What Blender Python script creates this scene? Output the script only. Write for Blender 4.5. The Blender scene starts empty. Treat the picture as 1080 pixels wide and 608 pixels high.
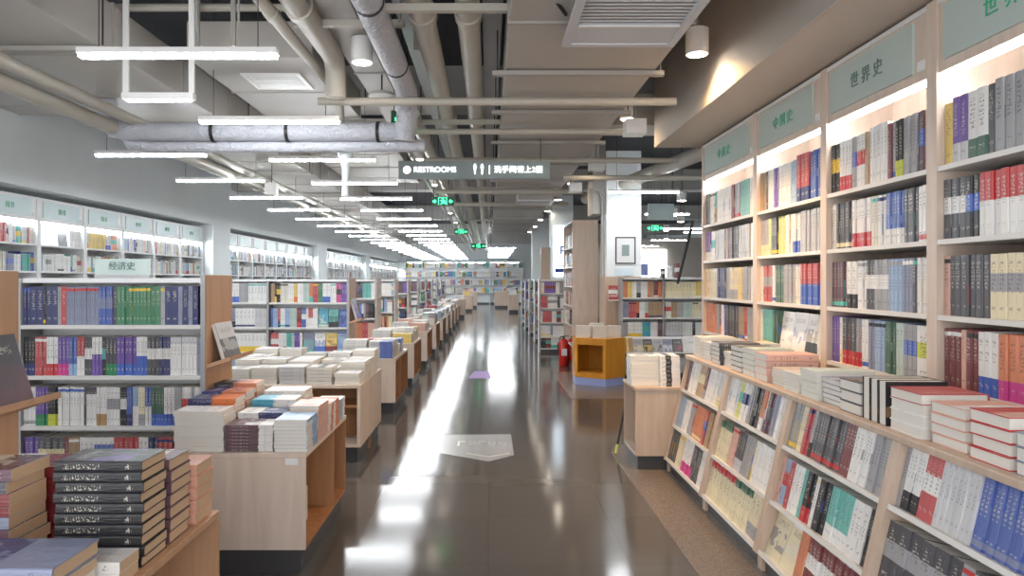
import bpy, bmesh, math, random
from mathutils import Matrix, Vector
from mathutils.bvhtree import BVHTree
random.seed(7)
R = math.radians
SC = bpy.context.scene
COL = SC.collection

# ------------------------------------------------------------------ camera, world, exposure
cd = bpy.data.cameras.new('camera'); cam = bpy.data.objects.new('camera', cd); COL.objects.link(cam)
cam.location = (0, 0, 1.6); cam.rotation_euler = (R(90), 0, 0)
cd.sensor_width = 36; cd.lens = 25.0; cd.shift_x = 25/1080; cd.shift_y = -8/1080
cd.clip_start = .05; cd.clip_end = 200
SC.camera = cam
w = bpy.data.worlds.new('room_fill'); SC.world = w; w.use_nodes = True
w.node_tree.nodes['Background'].inputs[0].default_value = (.97, .98, 1.0, 1)
w.node_tree.nodes['Background'].inputs[1].default_value = 1.1      # the rest of the lit store behind the camera
SC.view_settings.view_transform = 'Standard'; SC.view_settings.look = 'None'
SC.view_settings.gamma = 1; SC.view_settings.exposure = 1.46; SC.view_settings.use_curve_mapping = False
TUBE = 27.0      # tube light strength
STRIP = 10.0      # shelf strip strength

# ------------------------------------------------------------------ materials
M = {}
def newmat(name):
    m = bpy.data.materials.new(name); m.use_nodes = True
    nt = m.node_tree; return m, nt, nt.nodes['Principled BSDF']
def plain(name, c, rough=.5, metal=0, spec=.5, noise=0, nscale=8):
    m, nt, b = newmat(name)
    b.inputs['Base Color'].default_value = (*c, 1); b.inputs['Roughness'].default_value = rough
    b.inputs['Metallic'].default_value = metal; b.inputs['Specular IOR Level'].default_value = spec
    if noise:
        tc = nt.nodes.new('ShaderNodeTexCoord'); n = nt.nodes.new('ShaderNodeTexNoise')
        n.inputs['Scale'].default_value = nscale; n.inputs['Detail'].default_value = 3
        r = nt.nodes.new('ShaderNodeMapRange'); r.inputs[3].default_value = 1-noise; r.inputs[4].default_value = 1+noise
        v = nt.nodes.new('ShaderNodeVectorMath'); v.operation = 'SCALE'; v.inputs[0].default_value = c
        nt.links.new(tc.outputs['Object'], n.inputs['Vector']); nt.links.new(n.outputs[0], r.inputs[0])
        nt.links.new(r.outputs[0], v.inputs['Scale']); nt.links.new(v.outputs[0], b.inputs['Base Color'])
    M[name] = m; return m
def emit(name, c, s):
    m, nt, b = newmat(name)
    b.inputs['Base Color'].default_value = (*c, 1)
    b.inputs['Emission Color'].default_value = (*c, 1); b.inputs['Emission Strength'].default_value = s
    M[name] = m; return m
def wood(name, c1, c2, rough=.42, scale=1.0):
    m, nt, b = newmat(name)
    tc = nt.nodes.new('ShaderNodeTexCoord'); mp = nt.nodes.new('ShaderNodeMapping')
    mp.inputs['Scale'].default_value = (9*scale, 9*scale, .9*scale)
    n = nt.nodes.new('ShaderNodeTexNoise'); n.inputs['Scale'].default_value = 2.2; n.inputs['Detail'].default_value = 5
    n.inputs['Distortion'].default_value = .6
    cr = nt.nodes.new('ShaderNodeValToRGB'); cr.color_ramp.elements[0].position = .32; cr.color_ramp.elements[1].position = .68
    cr.color_ramp.elements[0].color = (*c1, 1); cr.color_ramp.elements[1].color = (*c2, 1)
    nt.links.new(tc.outputs['Object'], mp.inputs[0]); nt.links.new(mp.outputs[0], n.inputs['Vector'])
    nt.links.new(n.outputs[0], cr.inputs[0]); nt.links.new(cr.outputs[0], b.inputs['Base Color'])
    b.inputs['Roughness'].default_value = rough
    M[name] = m; return m

wood('maple', (.52, .39, .295), (.61, .475, .375))
wood('pale_maple', (.62, .505, .42), (.70, .585, .495))
wood('brown_wood', (.36, .165, .07), (.46, .23, .11))
wood('orange_wood', (.62, .25, .02), (.70, .31, .035))
wood('tan_wood', (.50, .29, .17), (.57, .35, .21))
plain('shelf_white', (.74, .73, .71), .4)
plain('case_white', (.88, .89, .90), .45)
plain('steel_grey', (.40, .40, .41), .4, .3)
plain('plinth_dark', (.055, .055, .06), .35)
plain('header_green', (.48, .57, .54), .35)
plain('header_left', (.60, .74, .76), .35)
plain('green_reflect_ink', (.05, .42, .24), .4)  # bright green: reflection on the sign lettering put into the colour
plain('grey_ink', (.12, .22, .20), .4)
plain('plate_white', (.8, .8, .8), .3)
plain('wall_white', (.86, .90, .91), .6, noise=.04, nscale=2)
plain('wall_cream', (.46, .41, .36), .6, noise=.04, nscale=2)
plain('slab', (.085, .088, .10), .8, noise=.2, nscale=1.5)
plain('slab_far', (.52, .51, .49), .7, noise=.15, nscale=1.5)
plain('duct', (.47, .445, .41), .5, noise=.06, nscale=3)
plain('duct_side', (.40, .38, .35), .5, noise=.06, nscale=3)
plain('pipe', (.50, .47, .41), .4, noise=.08, nscale=4)
plain('dark_metal', (.05, .05, .05), .4, .5)
plain('lamp_white', (.85, .84, .82), .35)
plain('black', (.015, .015, .016), .4)
plain('red_paint', (.55, .02, .015), .25)
plain('pages', (.74, .71, .65), .7)
plain('pages_old', (.60, .43, .28), .7)
plain('grille_dark', (.05, .05, .055), .6)
plain('cassette', (.62, .63, .66), .35)
plain('sign_grey', (.27, .33, .33), .4)
plain('exit_dark', (.02, .10, .06), .3)
plain('frame_dark', (.08, .07, .07), .4)
plain('sheet', (.70, .82, .88), .3)
plain('blue_ink', (.05, .10, .55), .4)
plain('yellow_tip', (.75, .72, .15), .4)
plain('blue_band', (.35, .42, .75), .3)
plain('decal', (.30, .31, .33), .25)
plain('decal_ink', (.50, .51, .53), .3)
plain('purple_ink', (.35, .22, .60), .4)
emit('tube', (.93, .97, 1.0), TUBE)
emit('strip', (.92, .96, 1.0), STRIP)
emit('strip_cool', (.90, .97, 1.0), STRIP*5)
emit('lamp_glow', (1.0, .90, .75), 14)
emit('exit_green', (.05, .85, .30), 1.4)
emit('sign_text', (1, 1, 1), 1.3)
emit('poster_light', (.75, .88, 1.0), 1.0)
emit('lightbox', (.9, .95, 1.0), 1.6)
# wrinkled insulation wrap
m, nt, b = newmat('wrap'); M['wrap'] = m
b.inputs['Roughness'].default_value = .45; b.inputs['Base Color'].default_value = (.52, .53, .58, 1)
n = nt.nodes.new('ShaderNodeTexNoise'); n.inputs['Scale'].default_value = 14; n.inputs['Detail'].default_value = 4
tc = nt.nodes.new('ShaderNodeTexCoord'); bp = nt.nodes.new('ShaderNodeBump'); bp.inputs['Strength'].default_value = .6; bp.inputs['Distance'].default_value = .05; n.inputs['Distortion'].default_value = 1.5
nt.links.new(tc.outputs['Object'], n.inputs['Vector']); nt.links.new(n.outputs[0], bp.inputs['Height']); nt.links.new(bp.outputs[0], b.inputs['Normal'])
# plastic drip sleeve
m, nt, b = newmat('plastic'); M['plastic'] = m
b.inputs['Base Color'].default_value = (.85, .92, .93, 1); b.inputs['Roughness'].default_value = .3; b.inputs['Alpha'].default_value = .75
# polished dark floor with tile joints
m, nt, b = newmat('floor_tile'); M['floor_tile'] = m
tc = nt.nodes.new('ShaderNodeTexCoord'); br = nt.nodes.new('ShaderNodeTexBrick')
br.offset = 0; br.inputs['Scale'].default_value = 1; br.inputs['Brick Width'].default_value = .8; br.inputs['Row Height'].default_value = .8
br.inputs['Mortar Size'].default_value = .003; br.inputs['Color1'].default_value = (.105, .099, .094, 1)
br.inputs['Color2'].default_value = (.095, .089, .085, 1); br.inputs['Mortar'].default_value = (.078, .074, .071, 1)
nt.links.new(tc.outputs['Object'], br.inputs['Vector']); nt.links.new(br.outputs[0], b.inputs['Base Color'])
n = nt.nodes.new('ShaderNodeTexNoise'); n.inputs['Scale'].default_value = 3; n.inputs['Detail'].default_value = 3
mr = nt.nodes.new('ShaderNodeMapRange'); mr.inputs[3].default_value = .085; mr.inputs[4].default_value = .15
nt.links.new(tc.outputs['Object'], n.inputs['Vector']); nt.links.new(n.outputs[0], mr.inputs[0]); nt.links.new(mr.outputs[0], b.inputs['Roughness'])
b.inputs['IOR'].default_value = 1.43
# speckled granite border
m, nt, b = newmat('granite'); M['granite'] = m
tc = nt.nodes.new('ShaderNodeTexCoord'); n = nt.nodes.new('ShaderNodeTexNoise'); n.inputs['Scale'].default_value = 140; n.inputs['Detail'].default_value = 4
cr = nt.nodes.new('ShaderNodeValToRGB'); cr.color_ramp.elements[0].position = .35; cr.color_ramp.elements[1].position = .65
cr.color_ramp.elements[0].color = (.13, .105, .09, 1); cr.color_ramp.elements[1].color = (.26, .22, .19, 1)
nt.links.new(tc.outputs['Object'], n.inputs['Vector']); nt.links.new(n.outputs[0], cr.inputs[0]); nt.links.new(cr.outputs[0], b.inputs['Base Color'])
b.inputs['Roughness'].default_value = .25

# ------------------------------------------------------------------ book colours and cover material
PAL = {'W': ((.80, .79, .77), 'white'), 'I': ((.72, .68, .58), 'ivory'), 'C': ((.78, .68, .42), 'cream'),
 'G': ((.36, .36, .38), 'grey'), 'g': ((.58, .58, .60), 'light grey'), 'K': ((.018, .018, .022), 'black'),
 'D': ((.085, .085, .10), 'charcoal'), 'N': ((.035, .045, .17), 'navy'), 'B': ((.07, .14, .50), 'blue'),
 'b': ((.30, .45, .68), 'light blue'), 'c': ((.03, .40, .58), 'cyan'), 'T': ((.10, .48, .42), 'turquoise'),
 'E': ((.04, .24, .11), 'green'), 'e': ((.05, .14, .09), 'dark green'), 'L': ((.55, .60, .07), 'lime'),
 'Y': ((.80, .55, .06), 'yellow'), 'O': ((.72, .20, .06), 'orange'), 'R': ((.55, .045, .05), 'red'),
 'r': ((.22, .03, .035), 'dark red'), 'P': ((.17, .08, .42), 'purple'), 'p': ((.15, .07, .10), 'plum'),
 'M': ((.62, .06, .28), 'magenta'), 'H': ((.45, .28, .13), 'tan brown'), 'S': ((.75, .40, .30), 'salmon'),
 'Q': ((.24, .27, .40), 'slate blue'), 'm': ((.47, .60, .54), 'pale green')}
KEYS = list(PAL)
def enc(second, style, rnd=None):     # alpha carries: second colour index + band style + small random
    rnd = random.random() if rnd is None else rnd
    return KEYS.index(second) + (style + .1 + .8*rnd)/8

def cover_material(name, from_object):
    m, nt, b = newmat(name); N = nt.nodes; Lk = nt.links.new
    def math_(op, a, bb=None, clamp=False):
        x = N.new('ShaderNodeMath'); x.operation = op; x.use_clamp = clamp
        for i, v in enumerate((a, bb)):
            if v is None: continue
            if isinstance(v, (int, float)): x.inputs[i].default_value = v
            else: Lk(v, x.inputs[i])
        return x.outputs[0]
    if from_object:
        src = N.new('ShaderNodeObjectInfo'); col = src.outputs['Color']; al = src.outputs['Alpha']
    else:
        src = N.new('ShaderNodeAttribute'); src.attribute_name = 'cover_colour'; col = src.outputs['Color']; al = src.outputs['Alpha']
    idx = math_('FLOOR', al); fr = math_('FRACT', al)
    sty = math_('FLOOR', math_('MULTIPLY', fr, 8.0)); rnd = math_('FRACT', math_('MULTIPLY', fr, 8.0))
    def ramp(fac, cols, n):
        r = N.new('ShaderNodeValToRGB'); r.color_ramp.interpolation = 'CONSTANT'
        e = r.color_ramp.elements
        while len(e) < n: e.new(.5)
        for i in range(n):
            e[i].position = i/n
        for i in range(n):
            e[i].color = cols[i]
        Lk(fac, r.inputs[0]); return r.outputs[0]
    nK = len(KEYS)
    second = ramp(math_('DIVIDE', math_('ADD', idx, .5), nK), [(*PAL[k][0], 1) for k in KEYS], nK)
    LO = [0, 0, .82, .42, 0, .04, .55, .88]; HI = [0, .30, 1.01, .70, .5, .13, 1.01, .95]
    sf = math_('DIVIDE', math_('ADD', sty, .5), 8)
    lo = ramp(sf, [(v, v, v, 1) for v in LO], 8); hi = ramp(sf, [(v, v, v, 1) for v in HI], 8)
    uv = N.new('ShaderNodeUVMap'); uv.uv_map = 'UVMap'
    sp = N.new('ShaderNodeSeparateXYZ'); Lk(uv.outputs[0], sp.inputs[0]); u, v = sp.outputs[0], sp.outputs[1]
    band = math_('MULTIPLY', math_('GREATER_THAN', v, lo), math_('LESS_THAN', v, hi))
    mx = N.new('ShaderNodeMix'); mx.data_type = 'RGBA'; Lk(band, mx.inputs[0]); Lk(col, mx.inputs[6]); Lk(second, mx.inputs[7])
    base = mx.outputs[2]
    # lettering: a column of small characters on the spine, a block of them on the cover
    bw = N.new('ShaderNodeRGBToBW'); Lk(base, bw.inputs[0])
    dark = math_('LESS_THAN', bw.outputs[0], .22)
    ink = N.new('ShaderNodeMix'); ink.data_type = 'RGBA'; Lk(dark, ink.inputs[0]); ink.inputs[6].default_value = (.05, .05, .06, 1); ink.inputs[7].default_value = (.72, .68, .58, 1)
    cmb = N.new('ShaderNodeCombineXYZ'); Lk(math_('MULTIPLY', u, 5.0), cmb.inputs[0]); Lk(math_('MULTIPLY', v, 42.0), cmb.inputs[1]); Lk(math_('MULTIPLY', al, 13.7), cmb.inputs[2])
    nz = N.new('ShaderNodeTexNoise'); nz.inputs['Scale'].default_value = 1.0; nz.inputs['Detail'].default_value = 1; Lk(cmb.outputs[0], nz.inputs['Vector'])
    st = math_('GREATER_THAN', nz.outputs[0], .52)
    row = math_('GREATER_THAN', math_('FRACT', math_('MULTIPLY', v, 16.0)), .28)
    onspine = math_('LESS_THAN', u, 1.5)
    inx = math_('LESS_THAN', math_('ABSOLUTE', math_('SUBTRACT', u, .5)), .24)
    inv = math_('MULTIPLY', math_('GREATER_THAN', v, math_('SUBTRACT', .60, math_('MULTIPLY', rnd, .25))), math_('LESS_THAN', v, .90))
    inv2 = math_('MULTIPLY', math_('GREATER_THAN', v, .12), math_('LESS_THAN', v, .19))
    inv = math_('MAXIMUM', inv, inv2)
    t1 = math_('MULTIPLY', math_('MULTIPLY', st, row), math_('MULTIPLY', inx, math_('MULTIPLY', inv, onspine)))
    # cover title
    uc = math_('SUBTRACT', u, 2.5)
    cmb2 = N.new('ShaderNodeCombineXYZ'); Lk(math_('MULTIPLY', u, 34.0), cmb2.inputs[0]); Lk(math_('MULTIPLY', v, 46.0), cmb2.inputs[1]); Lk(math_('MULTIPLY', al, 7.7), cmb2.inputs[2])
    nz2 = N.new('ShaderNodeTexNoise'); nz2.inputs['Scale'].default_value = 1.0; Lk(cmb2.outputs[0], nz2.inputs['Vector'])
    t2 = math_('MULTIPLY', math_('GREATER_THAN', nz2.outputs[0], .53), math_('LESS_THAN', math_('ABSOLUTE', uc), .34))
    vv = math_('MULTIPLY', math_('GREATER_THAN', v, .72), math_('LESS_THAN', v, .84))
    t2 = math_('MULTIPLY', t2, math_('MULTIPLY', vv, math_('GREATER_THAN', u, 1.5)))
    tt = math_('MAXIMUM', t1, t2)
    # printed picture patch on the cover
    nz3 = N.new('ShaderNodeTexNoise'); nz3.inputs['Scale'].default_value = 3.0
    cmb3 = N.new('ShaderNodeCombineXYZ'); Lk(u, cmb3.inputs[0]); Lk(v, cmb3.inputs[1]); Lk(math_('MULTIPLY', al, 3.3), cmb3.inputs[2]); Lk(cmb3.outputs[0], nz3.inputs['Vector'])
    pic = math_('MULTIPLY', math_('GREATER_THAN', u, 1.5), math_('MULTIPLY', math_('GREATER_THAN', v, .2), math_('LESS_THAN', v, .62)))
    pic = math_('MULTIPLY', pic, math_('MULTIPLY', math_('GREATER_THAN', nz3.outputs[0], .5), .55))
    mp = N.new('ShaderNodeMix'); mp.data_type = 'RGBA'; Lk(pic, mp.inputs[0]); Lk(base, mp.inputs[6]); Lk(second, mp.inputs[7])
    mt = N.new('ShaderNodeMix'); mt.data_type = 'RGBA'; Lk(math_('MULTIPLY', tt, .55), mt.inputs[0]); Lk(mp.outputs[2], mt.inputs[6]); Lk(ink.outputs[2], mt.inputs[7])
    Lk(mt.outputs[2], b.inputs['Base Color'])
    Lk(math_('ADD', .22, math_('MULTIPLY', rnd, .25)), b.inputs['Roughness'])
    # slightly crinkled shrink wrap
    tc = N.new('ShaderNodeTexCoord'); wn = N.new('ShaderNodeTexNoise'); wn.inputs['Scale'].default_value = 5
    bp = N.new('ShaderNodeBump'); bp.inputs['Strength'].default_value = .25; bp.inputs['Distance'].default_value = .02
    Lk(uv.outputs[0], wn.inputs['Vector']); Lk(wn.outputs[0], bp.inputs['Height']); Lk(bp.outputs[0], b.inputs['Normal'])
    M[name] = m
cover_material('cover', True); cover_material('cover_many', False)

# ------------------------------------------------------------------ mesh helpers
class MB:
    def __init__(s): s.v = []; s.f = []; s.T = Matrix.Identity(4)
    def add(s, vs, fs):
        n = len(s.v); s.v += [tuple(s.T @ Vector(p)) for p in vs]; s.f += [tuple(n+i for i in f) for f in fs]; return s
    def box(s, x0, x1, y0, y1, z0, z1):
        vs = [(x, y, z) for z in (z0, z1) for y in (y0, y1) for x in (x0, x1)]
        return s.add(vs, [(0, 2, 3, 1), (4, 5, 7, 6), (0, 1, 5, 4), (2, 6, 7, 3), (0, 4, 6, 2), (1, 3, 7, 5)])
    def prism(s, poly, a0, a1, axis='x'):   # poly in the plane across the axis
        def P(p, a):
            return (a, p[0], p[1]) if axis == 'x' else (p[0], a, p[1]) if axis == 'y' else (p[0], p[1], a)
        n = len(poly); vs = [P(p, a0) for p in poly] + [P(p, a1) for p in poly]
        fs = [tuple(range(n)), tuple(range(2*n-1, n-1, -1))] + [(i, i+n, (i+1) % n+n, (i+1) % n) for i in range(n)]
        return s.add(vs, fs)
    def tube(s, pts, r, seg=12, cap=True):
        pts = [Vector(p) for p in pts]; rs = r if isinstance(r, (list, tuple)) else [r]*len(pts)
        rings = []; up = None
        for i, p in enumerate(pts):
            d = ((pts[min(i+1, len(pts)-1)]-pts[i]).normalized() + (pts[i]-pts[max(i-1, 0)]).normalized())
            d = d.normalized() if d.length > 1e-6 else Vector((0, 0, 1))
            if up is None: up = Vector((0, 0, 1)) if abs(d.z) < .9 else Vector((1, 0, 0))
            a = d.cross(up)
            if a.length < 1e-3: a = d.orthogonal()
            a.normalize(); b = a.cross(d).normalized(); up = b
            rings.append([p + a*rs[i]*math.cos(2*math.pi*k/seg) + b*rs[i]*math.sin(2*math.pi*k/seg) for k in range(seg)])
        vs = [q for rg in rings for q in rg]; fs = []
        for i in range(len(rings)-1):
            for k in range(seg): fs.append((i*seg+k, i*seg+(k+1) % seg, (i+1)*seg+(k+1) % seg, (i+1)*seg+k))
        if cap: fs += [tuple(range(seg))[::-1], tuple((len(rings)-1)*seg+k for k in range(seg))]
        return s.add(vs, fs)
    def build(s, name, mat, parent=None, bevel=0, smooth=False):
        me = bpy.data.meshes.new(name); me.from_pydata(s.v, [], s.f)
        bm = bmesh.new(); bm.from_mesh(me); bmesh.ops.recalc_face_normals(bm, faces=bm.faces); bm.to_mesh(me); bm.free()
        me.materials.append(M[mat] if isinstance(mat, str) else mat)
        if smooth: me.shade_smooth(); 
        o = bpy.data.objects.new(name, me); COL.objects.link(o)
        if parent: o.parent = parent
        if bevel:
            md = o.modifiers.new('soft edge', 'BEVEL'); md.width = bevel; md.segments = 2; md.limit_method = 'ANGLE'
        if smooth:
            md = o.modifiers.new('edges', 'EDGE_SPLIT'); md.split_angle = R(50)
        return o
def bx(*a): return MB().box(*a)
def tb(pts, r, seg=12): return MB().tube(pts, r, seg)
def tag(o, label, cat, group=None, kind=None):
    o['label'] = label; o['category'] = cat
    if group: o['group'] = group
    if kind: o['kind'] = kind
    return o
def thing(name, label, cat, loc=(0, 0, 0), rz=0, group=None):
    o = bpy.data.objects.new(name, None); o.empty_display_size = .1; COL.objects.link(o)
    o.location = loc; o.rotation_euler = (0, 0, R(rz)); return tag(o, label, cat, group)
def struct(name, mb, mat, **k):
    o = mb.build(name, mat, **k); o['kind'] = 'structure'; return o
ORD = ['zeroth', 'first', 'second', 'third', 'fourth', 'fifth', 'sixth', 'seventh', 'eighth', 'ninth', 'tenth', 'eleventh', 'twelfth',
 'thirteenth', 'fourteenth', 'fifteenth', 'sixteenth', 'seventeenth', 'eighteenth', 'nineteenth']
TENS = {2: 'twent', 3: 'thirt', 4: 'fort', 5: 'fift', 6: 'sixt', 7: 'sevent', 8: 'eight', 9: 'ninet'}
def ordw(n):
    if n < 20: return ORD[n]
    t, u = divmod(n, 10)
    if t > 9: return 'hundredth' if n == 100 else 'last'
    return TENS[t]+'ieth' if u == 0 else TENS[t]+'y-'+ORD[u]
def lettering(name, body, size, T, mat, parent, depth=.002):
    cu = bpy.data.curves.new(name, 'FONT'); cu.body = body; cu.size = size; cu.align_x = 'CENTER'; cu.align_y = 'CENTER'; cu.extrude = depth
    tmp = bpy.data.objects.new('tmp', cu); COL.objects.link(tmp)
    me = bpy.data.meshes.new_from_object(tmp.evaluated_get(bpy.context.evaluated_depsgraph_get()))
    bpy.data.objects.remove(tmp); me.transform(T); me.materials.clear(); me.materials.append(M[mat])
    o = bpy.data.objects.new(name, me); COL.objects.link(o); o.parent = parent; return o
# text plane in local furniture axes: x right, z up, facing -y
TXT = Matrix(((1, 0, 0, 0), (0, 0, -1, 0), (0, 1, 0, 0), (0, 0, 0, 1)))
def frame(loc, rz, tilt=0, y=0, z=0):
    return Matrix.Translation(loc) @ Matrix.Rotation(R(rz), 4, 'Z') @ Matrix.Translation((0, y, z)) @ Matrix.Rotation(R(-tilt), 4, 'X')

# ------------------------------------------------------------------ books: gathered here, built at the end of the script
BOOKS = []
def book(kind, mat, dims, letter, second, style, label, group, rnd=None, jit=.06, pages='pages'):
    c = PAL[letter][0]; k = 1+random.uniform(-jit, jit); lum = .3*c[0]+.6*c[1]+.1*c[2]; c = tuple(q*.8+lum*.2+.008 for q in c)
    BOOKS.append(dict(kind=kind, m=mat, d=dims, c=tuple(min(1, x*k) for x in c), a=enc(second, style, rnd), label=label, group=group, pages=pages))
def parse(spec):
    out = []
    for tok in spec.split():
        face = tok[0] == 'F'
        if face: tok = tok[1:]
        th = 1.0; ht = 1.0; second, style = None, 0
        mark = {}; cur = 'n'; buf = {'n': ''}          # letters+count, then :thickness ^height /second-colour+style in any order
        for ch in tok[1:]:
            if ch in ':^/': cur = ch; buf[cur] = ''
            else: buf[cur] += ch
        if '^' in buf: ht = float(buf['^'])
        if ':' in buf: th = float(buf[':'])
        if '/' in buf: second = buf['/'][0]; style = int(buf['/'][1:] or 1)
        tok = tok[0]+buf['n']
        out.append((tok[0], int(tok[1:] or 1), th, ht, second, style, face))
    return out
def rand_spec(n, pal='WWWWGgbBNRrEOYCIKDPpTHS'):
    out = []
    while n > 0:
        k = random.choice((1, 1, 2, 2, 3, 4)); l = random.choice(pal)
        s = '%s%d:%.2f^%.2f' % (l, k, random.uniform(.7, 1.4), random.uniform(.88, 1.04)); out.append(s); n -= k
    return ' '.join(out)
def fill_row(F, width, spec, where, kind='paperback_book', t=.035, h=.235, wd=.165, fit=True, group=None, jit=.06, gap=.0008):
    """stand books in a row on a shelf; F = matrix of the shelf's front left corner (x right, y back, z up)"""
    items = parse(spec); bks = []
    for l, n, th, ht, sec, sty, face in items:
        sec2 = sec or random.choice('WKRBYGCNT'); st = sty if sec else random.choice((0, 0, 0, 0, 5, 7, 3, 1)); rnd = random.random()
        for i in range(n):
            tt = wd*.98 if face else t*th*random.uniform(.96, 1.04)
            bks.append((l, tt, ht*h, sec2, st, rnd, face))
    tot = sum(b[1]+gap for b in bks)
    k = (width-.006)/tot if fit else 1
    x = .003; i = 0
    for l, tt, hh, sec2, st, rnd, face in bks:
        i += 1; tt *= k
        if x+tt > width: break
        hh *= random.uniform(.992, 1.005)
        nm = PAL[l][1]
        bit = (' with a %s band' % PAL[sec2][1]) if (st in (1, 2, 3, 4, 6) and sec2 != l) else ''
        wh = where.replace('the ', '', 1).replace(' of the ', ', ')
        lab = '%s book%s, %s from left, %s' % (nm, bit, ordw(i), wh)
        if len(lab.split()) > 16-2*face: lab = '%s book, %s from left, %s' % (nm, ordw(i), wh)
        if face:
            m = F @ Matrix.Translation((x+tt-.002, .03, 0)) @ Matrix.Rotation(R(-8), 4, 'X') @ Matrix.Rotation(R(90), 4, 'Z')
            book(kind, m, (.02, tt-.006, hh), l, sec2, st, lab.replace(' book', ' book facing out', 1), group or 'books on '+where, rnd, jit)
        else:
            m = F @ Matrix.Translation((x, .012+random.uniform(0, .012), 0))
            book(kind, m, (tt, wd*random.uniform(.97, 1.03), hh), l, sec2, st, lab, group or 'books on '+where, rnd, jit)
        x += tt+gap
LIE = Matrix(((0, 0, -1, 0), (0, 1, 0, 0), (1, 0, 0, 0), (0, 0, 0, 1)))   # book thickness upward, spine to the front
def stack(x0, y0, z0, n, L, W, t, letter, where, second='W', style=0, turn=0, kind='paperback_book', rot=0, jitter=.004, pages='pages', letters=None):
    """pile with footprint x0..x0+L, y0..y0+W (world), turn: 0 spine to camera, 180 fore edge to camera, 90 spine to the aisle on its right"""
    cx, cy = x0+L/2, y0+W/2
    if turn in (90, -90): a, b = W, L
    else: a, b = L, W
    rnd = random.random(); z = z0; out = []
    for i in range(n):
        l = letters[i % len(letters)] if letters else letter
        tt = t*random.uniform(.96, 1.04)
        m = Matrix.Translation((cx+random.uniform(-jitter, jitter), cy+random.uniform(-jitter, jitter), z)) @ Matrix.Rotation(R(turn+rot+random.uniform(-1, 1)), 4, 'Z') @ Matrix.Translation((a/2, -b/2, 0)) @ LIE
        pos = 'topmost' if i == n-1 else (ordw(n-i)+' from top')
        lab = '%s book %s, %s' % (PAL[l][1], pos, where.replace('the ', '', 1))
        book(kind, m, (tt-.0006, b, a), l, second, style, lab, 'books in '+where, rnd, pages=pages)
        z += tt
    return z

# ------------------------------------------------------------------ the room
struct('floor', bx(-7, 9.2, -1.5, 48.6, -.1, 0), 'floor_tile')
struct('trim_1', MB().prism([(1.14, -1.5), (3.0, -1.5), (3.0, 6.9), (1.22, 6.9), (1.14, 6.6)], .0, .004, 'z'), 'granite')
struct('trim_2', MB().prism([(1.12, 9.6), (4.2, 9.6), (4.2, 12.4), (1.12, 12.4)], .0, .004, 'z'), 'granite')
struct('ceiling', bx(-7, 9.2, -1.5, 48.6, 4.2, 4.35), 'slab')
struct('wall_left', bx(-6.85, -6.62, -1.5, 48.5, 0, 4.2), 'wall_white')
struct('trim_3', bx(-6.62, -6.0, -1.5, 48.3, 2.82, 4.2), 'wall_white')       # bulkhead over the wall cases
for i, (a, b_) in enumerate(((15.5, 16.55), (25.1, 26.45), (34.9, 36.0))):
    struct('trim_%d' % (4+i), bx(-6.62, -6.0, a, b_, 0, 2.82), 'wall_white')
struct('wall_back', bx(-6.62, 9.2, 48.3, 48.5, 0, 4.2), 'wall_white')
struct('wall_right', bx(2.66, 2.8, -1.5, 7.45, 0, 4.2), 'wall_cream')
struct('wall_far_right', bx(9.0, 9.2, 7.45, 48.3, 0, 4.2), 'wall_white')
struct('trim_7', bx(2.8, 9.2, 7.25, 7.45, 0, 4.2), 'wall_white')
# plastered beam over the right wall cases
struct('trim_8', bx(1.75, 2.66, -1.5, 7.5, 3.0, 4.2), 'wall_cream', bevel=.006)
# structural beams crossing the slab
for i, y in enumerate((8.6, 16.6, 24.6, 32.6, 40.6)):
    struct('trim_%d' % (9+i), bx(-6.0, 9.0, y, y+.5, 3.72, 4.2), 'slab_far')
# white column with wood cladding below
struct('trim_14', bx(1.93, 2.50, 11.62, 12.2, 1.66, 3.72), 'wall_white')
struct('trim_15', bx(1.91, 2.52, 11.60, 12.22, 0, 1.66), 'maple')
struct('trim_16', bx(1.55, 2.1, 17.6, 18.2, 0, 3.72), 'wall_white')
struct('trim_17', bx(1.5, 2.05, 24.2, 24.8, 0, 3.72), 'wall_white')
struct('trim_18', bx(1.72, 1.93, 11.7, 12.3, 2.7, 3.9), 'duct_side')

# ------------------------------------------------------------------ bookcases
def bookcase(label, loc, rz, W, depth, ztop, shelves, z0=0.0, name='bookcase', cat='bookcase', side=.035, body='maple', shelfmat='shelf_white',
             header=None, hz=None, strip=False, back=True, top=True, group=None, headmat='header_green', ink='green_reflect_ink', plinth=.1, htxt=.10):
    t = thing(name, label, cat, loc, rz, group)
    for x0 in (0, W-side): bx(x0, x0+side, 0, depth, z0, ztop).build('side_panel', body, t)
    if back: bx(side, W-side, depth-.015, depth, z0+plinth, ztop-.01).build('back_panel', body, t)
    if top: bx(side, W-side, .005, depth, ztop-.03, ztop-.002).build('top_panel', shelfmat, t)
    if plinth: bx(side, W-side, .02, depth-.02, z0, z0+plinth).build('plinth', 'plinth_dark', t)
    for z in shelves:
        bx(side, W-side, .004, depth-.015, z-.025, z).build('shelf', shelfmat, t)
    if header is not None:
        h0, h1 = hz
        bx(side, W-side, .012, .03, h0-.05, h1).build('fascia', body, t)
        hs = bx(side+.05, W-side-.12, -.002, .012, h0, h1-.03).build('header_sign', headmat, t)
        if header: lettering('lettering', header, htxt, Matrix.Translation((W/2-.04, -.004, (h0+h1)/2-.02)) @ TXT, ink, hs)
        bx(W-side-.085, W-side-.03, .004, .012, h0+.0, h0+.05).build('label_holder', 'plate_white', t)
    if strip: bx(side+.005, W-side-.005, .045, .075, hz[0]-.065, hz[0]-.05).build('light_strip', 'strip' if body == 'pale_maple' else 'strip_cool', t)
    return t

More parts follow.
